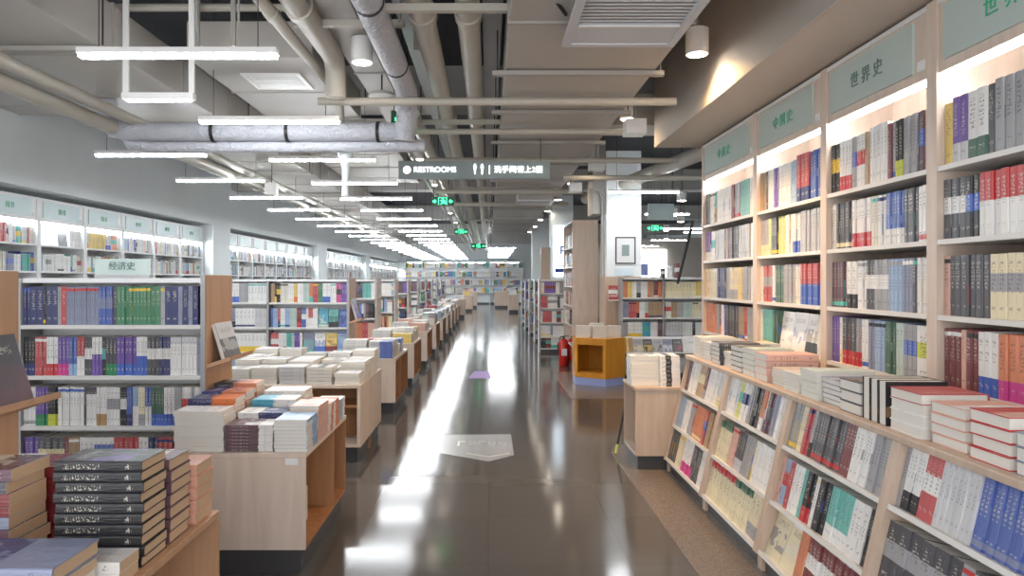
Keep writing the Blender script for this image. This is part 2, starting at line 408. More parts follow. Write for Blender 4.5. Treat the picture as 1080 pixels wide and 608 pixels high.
# right wall: four lit bays
RW = [(7.33, 5.87, '中 国 史', 'furthest wall bay'), (5.87, 4.67, '中 国 史', 'third wall bay from the camera'), (4.67, 3.53, '世 界 史', 'world history wall bay'), (3.53, 2.35, '世 界 史', 'nearest wall bay')]
RROWS = [
 ["D2 W2 T1/H4 W6 r1 G2 T3:1.2 W2", "P2 W2 G5 r1 D3 G4 W2", "C4:1.3 N4 G2 C3 Y2 G3 W2", "O3:1.5 G1 r1/O1 W1 P1 D4 H2 R1 G3"],
 ["H2 D1 W2 P2 W4 b2 R3:1.3^1.08 B4:1.1^1.06", "G3 L1 K2 L3 I2 W2 G7^1.02", "W1 R4:.9 W1 e3 G4 I2 R8:.9/B4", "W1 T3:1.8 e2 FW FW FW W3"],
 ["K2:1.7 W4/R1 G2 W3 H1:1.2 W6^1.06 r1 G1 K2/L1 G4 p2 S2", "I2 D6 W6:1.1 I2:1.1 W2/N7 B6:.9/W1 D4 W3:1.2", "p5:1.2 W2:1.8 W3 D3/W3 G4/W3 b4/G7 Q3 D1 W4", "P3 W1 D5 G2 W2 Q2 b3 e3:1.1 m2 G3:1.2 W1:4/L3"],
 ["Y1:1.4^.95 P2:1.1/g1 W2:1.6/e1 D1 G6:1.2^1.03 W9", "D3:1.2 K2 W6:1.1/R6 W3 g3 p3/T5 W4", "S1 D6:1.1 C4:1.2 g4 R3 W4 D3", "r3 S1 r2 W3:1.1/B1 O3:1.3/M1 K3:1.1 P7:1.1/W5 W3"]]
SHN = ['top shelf', 'second shelf', 'third shelf', 'lowest shelf']
for (ya, yb, txt, desc), rows in zip(RW, RROWS):
    W = ya-yb
    bookcase('tall maple bookcase along the right wall, %s' % desc, (2.2, ya, 0), -90, W, .45, 2.985, (2.16, 1.80, 1.43, 1.08),
             name='lit_bookcase', side=.04, header=txt, hz=(2.67, 2.965), strip=True, group='tall bookcases along the right wall',
             ink='grey_ink' if 'world' in desc else 'green_reflect_ink', body='pale_maple')  # green bays carry the painted reflection, world history bay the grey lettering
    for k, (z, sp) in enumerate(zip((2.16, 1.80, 1.43, 1.08), rows)):
        h = .315 if k == 0 else .288
        fill_row(frame((2.2, ya-.04, z), -90, 0, .015), W-.08, sp, 'the %s of the %s' % (SHN[k], desc), kind='hardcover_book', h=h, wd=.20, group='books on the %s of the right wall cases' % SHN[k])
# slanted display bays below
TILT = 13.1
def slant_bay(ya, yb, desc, rows, last):
    W = ya-yb; t = thing('slanted_display_case', 'slanted maple book display under the right counter, the %s' % desc, 'bookcase', (1.47, ya, 0), -90, 'slanted display cases under the right counter')
    s = math.tan(R(TILT))
    for x0 in (0, W-.03): MB().prism([(.03, .0), (.03, .1), (.0, .1), (.0+s*.845, .945), (.72, .945), (.72, 0)], x0, x0+.03).build('side_panel', 'maple', t)
    bx(.03, W-.03, .05, .7, 0, .10).build('plinth', 'plinth_dark', t)
    b_ = MB(); b_.T = frame((0, 0, 0), 0, TILT, .0, .1); b_.box(.03, W-.03, .215, .23, .03, .86); b_.build('back_panel', 'pale_maple', t)
    for k, (z, sp) in enumerate(zip((.70, .40, .125), rows)):
        yf = s*(z-.1)
        b_ = MB(); b_.T = frame((0, 0, 0), 0, TILT, yf+.004, z); b_.box(.03, W-.03, 0, .21, -.022, 0); b_.build('shelf', 'shelf_white', t)
        fill_row(frame((1.47, ya-.03, 0), -90, TILT, yf+.008, z), W-.06, sp, 'the %s shelf of the %s' % (('upper', 'middle', 'bottom')[k], desc), h=.248, wd=.165,
                 group='books on the %s shelves of the slanted displays' % ('upper', 'middle', 'bottom')[k])
slant_bay(5.97, 4.95, 'furthest slanted bay', ["p2 W4 H2:1.8 r1 W5 g3", "b2:1.6 W3 G2 O4:1.2 R1 H3 S1", "D4 C3 W4/M1 D1/M1 D3 W3"], 0)
slant_bay(4.95, 3.93, 'third slanted bay from the camera', ["W4 g1 L2 W2:1.6/N3 G2 K3:1.1 O1:1.4/W1 W1 p2 Q2 W3", "C5/e2 S2:1.2 D3/g1 G3 C1 W6", "C7/R2 C4/e2 C3"], 0)
slant_bay(3.93, 2.90, 'middle slanted bay', ["G3 C2:1.1 R2 G1 D9/R5 r3 W4:1.1 G5", "S1 b2/R3 R1:1.3 W3 T1 K2:1.4 W1 K2:1.5 T5:1.1/W1 W3:1.2 K2", "FC:1 FC O2:1.1 r12/W3"], 0)
slant_bay(2.90, 1.85, 'nearest slanted bay', ["G1 W4/K1 R3:1.3/W3 g7 B9/Q5 T1 p4:1.2 S2:1.3 W2", "D6:1.9/G3 G1:1.4 D5:1.8/G7 g3", "W12 r8"], 0)
o = bx(1.655, 2.195, 1.6, 5.985, .945, .976).build('counter_top', 'maple', bevel=.004)
tag(o, 'long maple counter board above the slanted displays on the right', 'counter')

# end cabinet at the far end of the slanted display
t = thing('display_cabinet', 'low maple cabinet with open side at the end of the right slanted displays', 'cabinet', (1.24, 5.985, 0))
bx(0, .4, .0, .02, .12, .675).build('front_panel', 'maple', t); bx(0, .4, .5, .52, .12, .675).build('rear_panel', 'maple', t)
bx(-.01, .41, -.01, .53, .675, .70).build('top', 'maple', t, bevel=.003); bx(.38, .4, .02, .5, .12, .675).build('back_panel', 'pale_maple', t)
bx(0, .38, .02, .5, .12, .145).build('shelf', 'pale_maple', t); bx(.02, .4, .012, .5, 0, .12).build('plinth', 'plinth_dark', t)
stack(1.25, 6.04, .70, 7, .19, .25, .036, 'W', 'the white stack at the front of the low end cabinet', 'K', 0, 90, rot=90)
stack(1.455, 6.03, .70, 7, .17, .25, .037, 'W', 'the stack with dark corners on the low end cabinet', 'K', 3, 0)
stack(1.26, 6.31, .70, 6, .24, .18, .034, 'W', 'the rear stack on the low end cabinet', 'G', 0, 0)

# stacks along the counter, near to far
cz = .976
CK = 'hardcover_book'
stack(1.70, 2.10, cz, 3, .26, .19, .046, 'Q', 'the nearest counter stack with violet covers', 'S', 0, 90, CK)
stack(1.70, 2.32, cz, 4, .26, .19, .043, 'S', 'the counter stack topped with orange covers', 'R', 4, 90, CK)
stack(1.71, 2.55, cz, 4, .27, .20, .040, 'W', 'the white counter stack between two orange ones', 'S', 4, 90, CK)
stack(1.70, 2.79, cz, 4, .27, .22, .044, 'W', 'the red topped counter stack beside upright thick books', 'R', 0, 90, CK, letters='WWWR')
stack(1.98, 2.35, cz, 3, .2, .26, .035, 'W', 'the low counter stack against the nearest wall bay', 'S', 1, 90, CK)
# three thick books standing on edge, page edges to the aisle
for i, y in enumerate((3.04, 3.105, 3.17)):
    m = Matrix.Translation((1.70+.27, y, cz)) @ Matrix.Rotation(R(90), 4, 'Z')
    book(CK, m, (.06, .27, .19), 'K', 'H', 0, 'black thick book standing page edge out on the counter, %s from the camera' % ORD[i+1], 'thick black books standing on the counter')
stack(1.70, 3.25, cz, 3, .25, .19, .052, 'D', 'the dark edged counter stack behind the upright thick books', 'H', 0, 90, CK)
stack(1.72, 3.47, cz, 5, .24, .19, .026, 'Q', 'the thin slate covered counter stack', 'W', 0, 90, CK)
stack(1.70, 3.68, cz, 5, .3, .2, .030, 'm', 'the pale green counter stack before the world history bay', 'W', 0, 90)
stack(1.70, 3.90, cz, 6, .26, .2, .018, 'W', 'the low white counter stack before the world history bay', 'g', 0, 90)
stack(1.72, 4.12, cz, 5, .26, .2, .020, 'I', 'the low ivory counter stack before the world history bay', 'S', 2, 90)
stack(1.70, 4.34, cz, 4, .32, .2, .042, 'S', 'the tall counter stack with a grey spined pink top', 'G', 0, 0, CK)
stack(1.70, 4.56, cz, 5, .26, .2, .036, 'm', 'the tall mint edged counter stack', 'W', 0, 90, CK)
stack(1.70, 4.79, cz, 5, .26, .2, .035, 'K', 'the black edged counter stack beyond the mint edged one', 'W', 0, 90, CK)
stack(1.72, 5.02, cz, 5, .24, .18, .022, 'W', 'the small white counter stack beyond the black edged one', 'g', 0, 90)
stack(1.70, 5.22, cz, 5, .3, .2, .032, 'D', 'the dark covered counter stack near the far end', 'G', 0, 0, CK)
stack(1.70, 5.45, cz, 6, .26, .2, .024, 'W', 'the second white counter stack from the far end', 'g', 0, 90)
stack(1.70, 5.70, cz, 6, .28, .2, .028, 'I', 'the ivory counter stack at the far end', 'S', 0, 90)
stack(2.0, 5.3, cz, 5, .18, .24, .03, 'W', 'the white counter stack against the furthest wall bay', 'g', 0, 0)

# ------------------------------------------------------------------ left: bookcases standing across the aisle
def floor_case(label, x1, y, W, n, rowspecs, desc, top=1.615, zs=(1.317, .995, .675, .355, .10), depth=.47, x0=None, endpanel='tan_wood', kind='paperback_book', tt=.035, hh=.245, mirror=False):
    """front faces the camera; aisle end at x1 (left side of the aisle) """
    a = x1-W
    t = thing('floor_bookcase', label, 'bookcase', (a, y, 0), 0, 'freestanding bookcases beside the aisle')
    bw = W/n
    bx(W-.035 if not mirror else 0, W if not mirror else .035, .012, depth, 0, top+.02).build('end_panel', endpanel, t)
    bx(W-.032 if not mirror else 0, W-.003 if not mirror else .029, 0, .012, 0, top+.02).build('upright', 'steel_grey', t)
    bx(0 if not mirror else W-.03, .03 if not mirror else W, 0, depth, 0, top).build('side_panel', 'steel_grey', t)
    for i in range(1, n): bx(i*bw-.012, i*bw+.012, .0, depth/2, 0, top-.02).build('divider', 'steel_grey', t)
    bx(.03, W-.03, depth/2-.01, depth/2+.01, .08, top-.03).build('back_panel', 'case_white', t)
    bx(.03, W-.03, .02, depth-.02, top-.03, top).build('top_panel', 'case_white', t)
    bx(.03, W-.03, .02, depth-.02, 0, .08).build('plinth', 'plinth_dark', t)
    for z in zs: bx(.03, W-.03, .0, depth/2-.01, z-.025, z).build('shelf', 'shelf_white', t)
    for k, z in enumerate(zs):
        for i in range(n):
            F = frame((a+i*bw+.03, y+.01, z), 0)
            w_ = bw-(.06 if n == 1 else .045)
            sp = rowspecs[k][i] if rowspecs and k < len(rowspecs) else rand_spec(int(w_/(tt*.95)))
            fill_row(F, w_, sp, 'the %s of the %s' % (SHN[k] if k < 3 else ('fourth shelf' if k == 3 else 'bottom shelf'), desc) + ('' if n == 1 else (', left bay', ', right bay', ', far bay', '')[i]),
                     h=hh, t=tt, kind=kind, wd=.16)
    return t
floor_case('grey framed bookcase with tan end panel, nearest full one on the left', -1.79, 4.5, 1.2, 1,
 [["N2:.7 N2:1.5 K1:.5 N2:1.4 G1:.8 R1:1.2 Q8:.9 B4:.8/Q3 D1 E3:.9 E6:.8/Y7 E2:1.2 G1 N2:1.5 Q1 N1:1.2 Q1 N2:1.2"],
  ["K3 R3/W7 W3/R1 P3/M1 B2/b1 R2/W4 D2/W3 P3:.9/W6 K1 D3/E1 P5/B1 W3/B4 D3/W3 N3/W3 W7/g2 Q1 B1/P4"],
  ["W3:1.2/G5 P4:.9/E1 K4:.8/L1 W7:1.1 D1:.7 W3/D2 W3/H1 W4/G3 K2/W3 B2:.8 b2/W4 C2/G1 B2:.9/W4 e4/B1 W3/B1 G2:1.1 W3 G1 W2 B1"],
  ["P3 D4:1.3 r1 H2 W3 B4/W2 R5/N4 W2 N2 R3 D4 G2"], ["W6 B5 R4 G8 N5"]], 'nearest full bookcase on the left', tt=.036)
floor_case('bookcase beside the near left edge, only its tan end panel showing', -1.79, 2.24, 1.2, 1, None, 'bookcase at the left edge')
floor_case('second full bookcase on the left, with face-out blue books', -1.79, 9.15, 2.1, 2,
 [[None, "H2 K1/Y1 K2/Y3 I4/K7 W3 Y2/O1 W3 m3 O2 R2:1.4 E2:1.2 W4/B1 W3 M2:1.4 P2:1.4 P1"],
  [None, "B1 b2 R1 W2 b2 m3 r2 B2/W3 W1 R2/W4 W2 Fc FT^.95 FB^.98"],
  [None, "R3/W3 W3 T2 m1 P2 W1 FQ FW FY/r1 Fb^1.1"], [None, None], [None, None]] and
 [["W12:1.3 G3 W6", "H2 K1/Y1 K2/Y3 I4/K7 W3 Y2/O1 W3 m3 O2 R2:1.4 E2:1.2 W4/B1 W3 M2:1.4 P2:1.4 P1"],
  ["W8 G2 Q2 W5 g3", "B1 b2 R1 W2 b2 m3 r2 B2/W3 W1 R2/W4 W2 Fc FT^.95 FB^.98"],
  ["D3 O4:2 W9", "R3/W3 W3 T2 m1 P2 W1 FQ FW FY/r1 Fb^1.1"],
  ["W9 b5 G6", "W6 Y4 R5 G7"], ["W20", "W20"]], 'second full left bookcase', endpanel='maple')
for i in range(9):
    y = 11.42+2.25*i
    floor_case('freestanding bookcase beside the left aisle tables, %s one beyond the face-out blue books' % ordw(i+1), -1.79, y, 1.3, 1, None,
               '%s bookcase beyond the blue books' % ordw(i+1), tt=.04, endpanel='pale_maple')
# shelving further left behind the first case
for i, (x1, y) in enumerate(((-3.25, 6.75), (-3.1, 9.15+2.25), (-3.1, 13.7))):
    pass
# right of the aisle, far
for i, y in enumerate((15.7, 18.5, 20.8, 23.2, 25.6)):
    floor_case('freestanding bookcase right of the aisle behind the orange table, %s in depth' % ordw(i+1), 1.90 if i == 0 else 2.3, y, .78 if i == 0 else 1.1, 1,
     [["W2 P5:1.2/r3 W2 G3 W2 C2"], ["R3 W4 K1 W3 S2"], ["W1 R4 W2 r2 W3 p2"], ["W4 Q1 W6 H2"], ["K2 r2 W5 H3"]] if i == 0 else None,
     '%s bookcase right of the far aisle' % ordw(i+1), depth=.4, endpanel='case_white', mirror=True)
# open book cradle holders on the end panels
def holder(y0, desc, cover, second, tall=.27, w_=.3):
    t = thing('book_ledge', 'sloping wooden ledge fixed to the end panel of the %s' % desc, 'ledge', (-1.79, y0, 0))
    z = 1.07 if y0 > 4 else 1.13
    MB().prism([(.0, z-.03), (.15, z+.02), (.15, z+.045), (.0, z-.005)], 0, w_+.1, 'y').build('ledge_board', 'tan_wood', t)
    # leaning book, cover to the aisle
    m = Matrix.Translation((-1.79+.09, y0+.04, z+.022)) @ Matrix.Rotation(R(90), 4, 'Z') @ Matrix.Rotation(R(-17), 4, 'X') @ Matrix.Translation((w_, 0, 0)) @ Matrix.Rotation(R(90), 4, 'Z')
    book('hardcover_book', m, (.028, w_-.04, tall), cover, second, 6, '%s glossy book leaning on the ledge of the %s' % (PAL[cover][1], desc), None)
holder(2.27, 'bookcase at the left edge', 'p', 'D', .26, .36)
holder(4.52, 'nearest full bookcase on the left', 'D', 'g', .24, .34)
holder(9.17, 'second full bookcase on the left', 'P', 'Q', .28, .3)
# header board standing on the first case
t = thing('header_board', 'pale green section board standing on the nearest full left bookcase', 'sign', (-2.60, 4.70, 1.617))
h = bx(0, .36, 0, .02, .02, .125).build('board', 'header_green', t); bx(0, .36, -.01, .03, 0, .02).build('foot', 'steel_grey', t)
lettering('lettering', '经济史', .06, Matrix.Translation((.18, -.004, .075)) @ TXT, 'grey_ink', h)

# ------------------------------------------------------------------ left wall cases and back wall cases
def wall_run(ya, yb, n, run):
    W = (yb-ya)/n
    for i in range(n):
        y = ya+i*W
        desc = '%s bay of the %s left wall recess' % (ordw(i+1), run)
        bookcase('white lit wall bookcase, %s' % desc, (-6.2, y, 0), 90, W, .38, 2.745, (2.10, 1.73, 1.36, .99), name='lit_bookcase', side=.045, body='case_white', shelfmat='case_white',
                 header='图书' if run == 'near' else None, hz=(2.47, 2.73) if True else None, strip=run != '', headmat='header_left', group='bookcases along the left wall', htxt=.09, plinth=.1) if run == 'near' else \
        bookcase('white lit wall bookcase, %s' % desc, (-6.2, y, 0), 90, W, .38, 2.745, (2.10, 1.73, 1.36), name='lit_bookcase', side=.045, body='case_white', shelfmat='case_white',
                 header='', hz=(2.47, 2.73), strip=True, headmat='header_left', group='bookcases along the left wall')
        for k, z in enumerate((2.10, 1.73, 1.36)):
            sp = rand_spec(26, 'WWWWWWWgGbIWBQSRWCTW')
            if run == 'near' and i == 3 and k == 0: sp = 'b2 Y9:1.3 W4 O3:1.4 W2'
            if run == 'near' and i == 2 and k == 0: sp = 'FW FW FD W6'
            fill_row(frame((-6.2, y+.05, z), 90, 0, .02), W-.1, sp, 'the %s of the %s' % (SHN[k], desc), h=.25)
wall_run(7.56, 15.46, 7, 'near'); wall_run(16.6, 25.05, 8, 'second'); wall_run(26.5, 34.85, 8, 'third'); wall_run(36.05, 48.1, 10, 'last')
for i in range(7):
    x = -5.6+1.14*i
    desc = '%s bay of the back wall' % ordw(i+1)
    bookcase('white lit bookcase against the back wall, %s from the left' % desc.split(' bay')[0], (x, 47.9, 0), 0, 1.14, .38, 3.1, (2.45, 1.85, 1.3, .75), name='lit_bookcase', side=.03, body='case_white',
             shelfmat='case_white', header='', hz=(2.85, 3.08), strip=True, headmat='header_left', group='bookcases along the back wall')
    for k, z in enumerate((2.45, 1.85, 1.3, .75)):
        fill_row(frame((x+.03, 47.92, z), 0), 1.08, rand_spec(12, 'WWWWgbYERCSOBTKW'), 'the %s of the %s' % (SHN[k], desc), h=.36, t=.08)

# ------------------------------------------------------------------ aisle tables on the left
def table(label, x0, x1, y0, y1, zt=.663, front='closed', n=1, split=None, desc=''):
    t = thing('display_table', label, 'table', (x0, y0, 0), 0, 'book display tables along the left of the aisle')
    W = x1-x0; D = y1-y0
    bx(-.005, W+.005, -.005, D, zt-.028, zt).build('top', 'pale_maple', t, bevel=.003)
    bx(.02, W-.03, .02, D-.02, 0, .135).build('plinth', 'plinth_dark', t)
    if front == 'closed':
        bx(0, W, 0, .02, .135, zt-.028).build('front_panel', 'pale_maple', t)
        cuts = [0]+(split or [])+[D]
        for a, b_ in zip(cuts, cuts[1:]):
            bx(W-.42, W-.40, a+.02, b_-.02, .135, zt-.03).build('inner_panel', 'brown_wood', t)
            bx(W-.40, W, a+.02, b_-.005, .135, .155).build('inner_shelf', 'brown_wood', t)
            bx(W-.40, W, b_-.02, b_, .135, zt-.028).build('divider', 'brown_wood', t)
    else:
        bx(W-.03, W, 0, D*.45, .135, zt-.028).build('side_panel', 'pale_maple', t)
        bx(W-.03, W, D*.47, D, .135, zt-.028).build('side_panel', 'pale_maple', t)
        bx(W-.02, W-.005, D*.45, D*.47, .0, zt-.03).build('divider', 'brown_wood', t)
        bx(0, W-.03, .4, .42, .135, zt-.03).build('inner_panel', 'brown_wood', t)
        bx(0, W-.03, .0, .4, .135, .16).build('inner_shelf', 'pale_maple', t)
        bx(0, W-.03, .02, .4, .48, .50).build('inner_shelf', 'brown_wood', t)
        bx(W*.5-.01, W*.5+.01, 0, .4, .16, zt-.03).build('divider', 'pale_maple', t)
    bx(0, .02, .02, D, .135, zt-.028).build('side_panel', 'pale_maple', t)
    return t
ZT = .663
table('pale maple book table nearest the camera left of the aisle, with brown open side', -1.75, -.993, 3.86, 4.95, split=[.72])
o = bx(-1.10, -1.03, 3.852, 3.858, .60, .635).build('price_tag', 'plate_white'); tag(o, 'small white tag on the corner of the nearest pale table', 'tag')
A = 'on the nearest pale table'
stack(-1.72, 3.89, ZT, 8, .27, .18, .028, 'W', 'the front left stack '+A, 'g', 0, 180)
stack(-1.44, 3.89, ZT, 8, .26, .18, .018, 'p', 'the front middle stack '+A, 'W', 1, 0)
stack(-1.17, 3.88, ZT, 9, .18, .24, .0195, 'W', 'the front right stack '+A, 'b', 4, 90, letters='WWWWWWWWb')
stack(-1.73, 4.10, ZT, 9, .27, .18, .028, 'N', 'the second red and navy stack '+A, 'O', 4, 0)
stack(-1.74, 4.31, ZT, 9, .27, .18, .0295, 'O', 'the third orange and navy stack '+A, 'N', 6, 0)
stack(-1.75, 4.54, ZT, 9, .27, .18, .031, 'O', 'the fourth orange stack beside the bookcase '+A, 'K', 6, 0)
stack(-1.44, 4.09, ZT, 8, .26, .18, .022, 'N', 'the second middle navy stack '+A, 'W', 6, 0)
stack(-1.43, 4.31, ZT, 9, .26, .18, .024, 'c', 'the third middle pale blue stack '+A, 'W', 4, 0)
stack(-1.43, 4.54, ZT, 9, .26, .2, .026, 'W', 'the fourth middle white stack '+A, 'K', 0, 0)
stack(-1.16, 4.15, ZT, 9, .17, .24, .023, 'S', 'the second right salmon stack '+A, 'W', 0, 90)
stack(-1.15, 4.42, ZT, 8, .17, .24, .022, 'O', 'the third right orange stack '+A, 'W', 3, 90)
stack(-1.15, 4.69, ZT, 7, .16, .22, .020, 'b', 'the last right light blue stack '+A, 'W', 1, 90)
# books inside the open shelf
fill_row(frame((-1.035, 4.02, .155), 90, 0, .05), .3, 'W4 Y3 W3', 'the inner shelf of the nearest pale table', h=.2, t=.03)

table('wide pale table with open front, second along the left of the aisle', -2.35, -1.12, 6.23, 7.43, zt=.68, front='open')
for r_ in range(4):
    for c in range(5):
        n = random.randint(3, 5)+r_; l = random.choice('WWWIWgW')
        stack(-2.33+c*.243, 6.27+r_*.28, .68, n, .222, .25 if r_ else .23, random.uniform(.026, .034), l,
              'the %s stack in the %s row on the wide pale table' % (('leftmost', 'second', 'middle', 'fourth', 'rightmost')[c], ('front', 'second', 'third', 'back')[r_]),
              random.choice('DgWKGI'), random.choice((0, 0, 0, 3)), random.choice((0, 180, 180)), rot=random.uniform(-2, 2))
cols = [['W', 'B', 'W', 'S', 'R', 'W'], ['W', 'Y', 'm', 'W', 'W', 'O'], ['W', 'S', 'W', 'b', 'W'], ['S', 'R', 'W', 'm', 'W'], ['W', 'b', 'W', 'W', 'K']]
for i in range(9):
    y0 = [8.5, 10.62, 12.9, 15.15, 17.4, 19.6, 21.9, 24.1, 26.4][i]
    nm = ordw(i+3)
    table('pale maple book table, %s along the left of the aisle' % nm, -1.77, -1.11, y0, y0+1.15 if i else y0+1.3, split=[.55])
    for r_ in range(4):
        for c in range(2):
            cc = cols[i % 5]; l = cc[(r_*2+c) % len(cc)]
            if i == 0 and r_ == 0: l = 'QB'[c] if c == 1 else 'W'
            stack(-1.74+c*.31, y0+.03+r_*.275, ZT, random.randint(5, 8) if not (i == 0 and r_ == 0) else 8, .28, .24, random.uniform(.022, .03), l,
                  'the %s %s stack on the %s aisle table' % (('front', 'second', 'third', 'back')[r_], ('left', 'right')[c], nm), random.choice('WWSgG'), random.choice((0, 0, 4, 6)), random.choice((0, 0, 90, 180)) if not (i == 0 and r_ == 0) else 0)
# far low cabinets
def low_cab(label, x0, x1, y0, d, h=.80):
    t = thing('low_cabinet', label, 'cabinet', (x0, y0, 0))
    bx(0, x1-x0, 0, d, .14, h-.03).build('body', 'maple', t); bx(-.01, x1-x0+.01, -.01, d+.01, h-.03, h).build('top', 'pale_maple', t)
    bx(.03, x1-x0-.03, .03, d-.03, 0, .14).build('plinth', 'plinth_dark', t)
low_cab('far pale cabinet at the left side of the aisle end', -1.42, -1.0, 30, 1.2); low_cab('furthest pale cabinet left of the aisle before the back wall', -1.3, -.65, 41, 1.2, .95)
low_cab('furthest pale cabinet right of the aisle before the back wall', .36, 1.15, 41, 1.2, .98); low_cab('far pale cabinet at the right side of the aisle end', 1.0, 1.5, 35, 1.2, .9)
low_cab('middle pale cabinet left of the far aisle', -1.38, -.8, 36, 1.0, .85)
for q, (x, y, z) in enumerate(((-1.38, 30.1, .80), (-1.2, 41.2, .95), (.45, 41.2, .98), (1.05, 35.2, .9), (-1.3, 36.2, .85))):
    stack(x, y, z, 6, .35, .3, .03, 'WSbWY'[q], 'the stack on the %s far cabinet' % ('left', 'furthest left', 'furthest right', 'right', 'middle left')[q], 'W', 0, 0)

# ------------------------------------------------------------------ near left brown table and its old-looking stacks
t = thing('display_table', 'low brown wood table at the near left corner, far end of it showing', 'table', (-2.3, 1.5, 0), 0)
bx(0, 1.2, 0, 1.41, .633, .66).build('top', 'tan_wood', t, bevel=.003)
bx(0, 1.2, 1.385, 1.41, .1, .633).build('end_panel', 'tan_wood', t); bx(.78, .80, .0, 1.385, .1, .633).build('inner_panel', 'brown_wood', t)
bx(.78, 1.2, .0, 1.385, .10, .12).build('inner_shelf', 'brown_wood', t); bx(.02, 1.17, .0, 1.38, 0, .1).build('plinth', 'plinth_dark', t)
bx(.80, 1.2, .62, .64, .12, .633).build('divider', 'tan_wood', t)
H_ = 'hardcover_book'; Z0 = .66
stack(-1.415, 2.32, Z0, 10, .285, .18, .0345, 'K', 'the tall black stack on the near brown table', 'P', 0, 0, H_, pages='pages_old')
stack(-1.40, 2.525, Z0, 7, .27, .17, .043, 'p', 'the stack behind the tall black one on the brown table', 'I', 0, 0, H_, pages='pages_old')
stack(-1.39, 2.73, Z0, 5, .27, .165, .046, 'D', 'the pink spined stack at the end of the brown table', 'S', 4, 0, H_, pages='pages_old')
stack(-1.86, 2.33, Z0, 8, .29, .2, .040, 'r', 'the left stack of curled paperbacks on the brown table', 'I', 3, 0, pages='pages_old', letters='rDpQr', jitter=.01)
stack(-2.17, 2.33, Z0, 8, .29, .2, .039, 'p', 'the leftmost stack on the brown table', 'W', 4, 0, pages='pages_old', jitter=.01)
stack(-1.86, 2.57, Z0, 7, .29, .2, .038, 'W', 'the rear left stack on the brown table', 'r', 4, 0, pages='pages_old', jitter=.01)
stack(-1.50, 1.96, Z0, 3, .31, .20, .033, 'I', 'the low pale stack beside the blue book pile', 'W', 0, 0, pages='pages_old')
stack(-1.56, 1.90, Z0+.0, 1, .01, .01, .001, 'N', 'x') if False else None
stack(-1.42, 2.185, Z0, 2, .29, .12, .036, 'W', 'the low white pile before the tall black stack', 'g', 0, 0, pages='pages_old')
stack(-1.56, 1.955, Z0+.1, 1, .36, .235, .045, 'N', 'the blue topped pile at the bottom left', 'Q', 4, 0, H_, pages='pages_old')
stack(-1.90, 1.95, Z0, 3, .29, .22, .042, 'N', 'the pile at the bottom left edge', 'W', 3, 0, H_, pages='pages_old')

# ------------------------------------------------------------------ orange display table, extinguisher, mid-right shelves
t = thing('orange_display_table', 'bright orange six-sided display table with open compartment and blue base', 'table', (0, 0, 0))
fp = [(1.33, 10.92), (1.755, 10.62), (2.10, 10.92), (2.10, 11.25), (1.62, 11.5), (1.33, 11.3)]
MB().prism(fp, .69, .72, 'z').build('top', 'orange_wood', t)
def wallseg(a, b_, z0, z1, th=.03):
    a = Vector((*a, 0)); b_ = Vector((*b_, 0)); n = (b_-a).normalized(); p = Vector((-n.y, n.x, 0))*th
    return [(a.x, a.y), (b_.x, b_.y), (b_.x+p.x, b_.y+p.y), (a.x+p.x, a.y+p.y)]
mb = MB()
for i in range(1, 6): mb.prism(wallseg(fp[i], fp[(i+1) % 6], 0, 0), .12, .69, 'z')
mb.build('body', 'orange_wood', t)
mb = MB(); a, b_ = Vector(fp[0]), Vector(fp[1])
q = lambda s: tuple(a.lerp(b_, s))
mb.prism(wallseg(q(0), q(.09), 0, 0), .12, .69, 'z'); mb.prism(wallseg(q(.90), q(1), 0, 0), .12, .69, 'z')
mb.prism(wallseg(q(.09), q(.90), 0, 0), .62, .69, 'z'); mb.prism(wallseg(q(.09), q(.90), 0, 0), .12, .19, 'z'); mb.build('opening_frame', 'orange_wood', t)
mb = MB(); mb.prism([(1.36, 10.95), (1.74, 10.68), (1.95, 10.98), (1.6, 11.25)], .19, .20, 'z'); mb.build('inner_shelf', 'orange_wood', t)
sc = [(x*.97+1.72*.03, y*.97+11.07*.03) for x, y in fp]; MB().prism(sc, .0, .12, 'z').build('base', 'blue_band', t)  # plinth in its own plain blue
for i, (x, y) in enumerate(((1.36, 10.95), (1.60, 10.86), (1.84, 10.93), (1.60, 11.12))):
    stack(x, y, .72, 6, .21, .17, .03+.005*(i == 3), 'W', 'the %s white pile on the orange table' % ('left', 'middle', 'right', 'rear')[i], 'g', 0, 180, rot=(-8, 5, -4, 0)[i])
t = thing('fire_extinguisher', 'red fire extinguisher standing left of the orange table', 'fire extinguisher', (1.41, 13.3, 0))
MB().tube([(0, 0, .0), (0, 0, .02), (0, 0, .44), (0, 0, .49), (0, 0, .51)], [.085, .095, .095, .06, .03], 20).build('cylinder', 'red_paint', t, smooth=True)
MB().tube([(0, 0, .51), (0, 0, .55)], .02).build('valve', 'black', t)
bx(-.02, .10, -.012, .012, .55, .565).build('lever', 'black', t)
MB().tube([(.02, 0, .54), (-.06, -.02, .55), (-.11, -.03, .42), (-.105, -.03, .25)], .012, 8).build('hose', 'black', t, smooth=True)
bx(-.05, .05, -.097, -.09, .2, .33).build('label_plate', 'plate_white', t)
t = thing('fire_extinguisher', 'second red fire extinguisher just right of the first', 'fire extinguisher', (1.57, 13.35, 0))
MB().tube([(0, 0, .0), (0, 0, .02), (0, 0, .44), (0, 0, .49), (0, 0, .51)], [.085, .095, .095, .06, .03], 20).build('cylinder', 'red_paint', t, smooth=True)
MB().tube([(0, 0, .51), (0, 0, .55)], .02).build('valve', 'black', t)
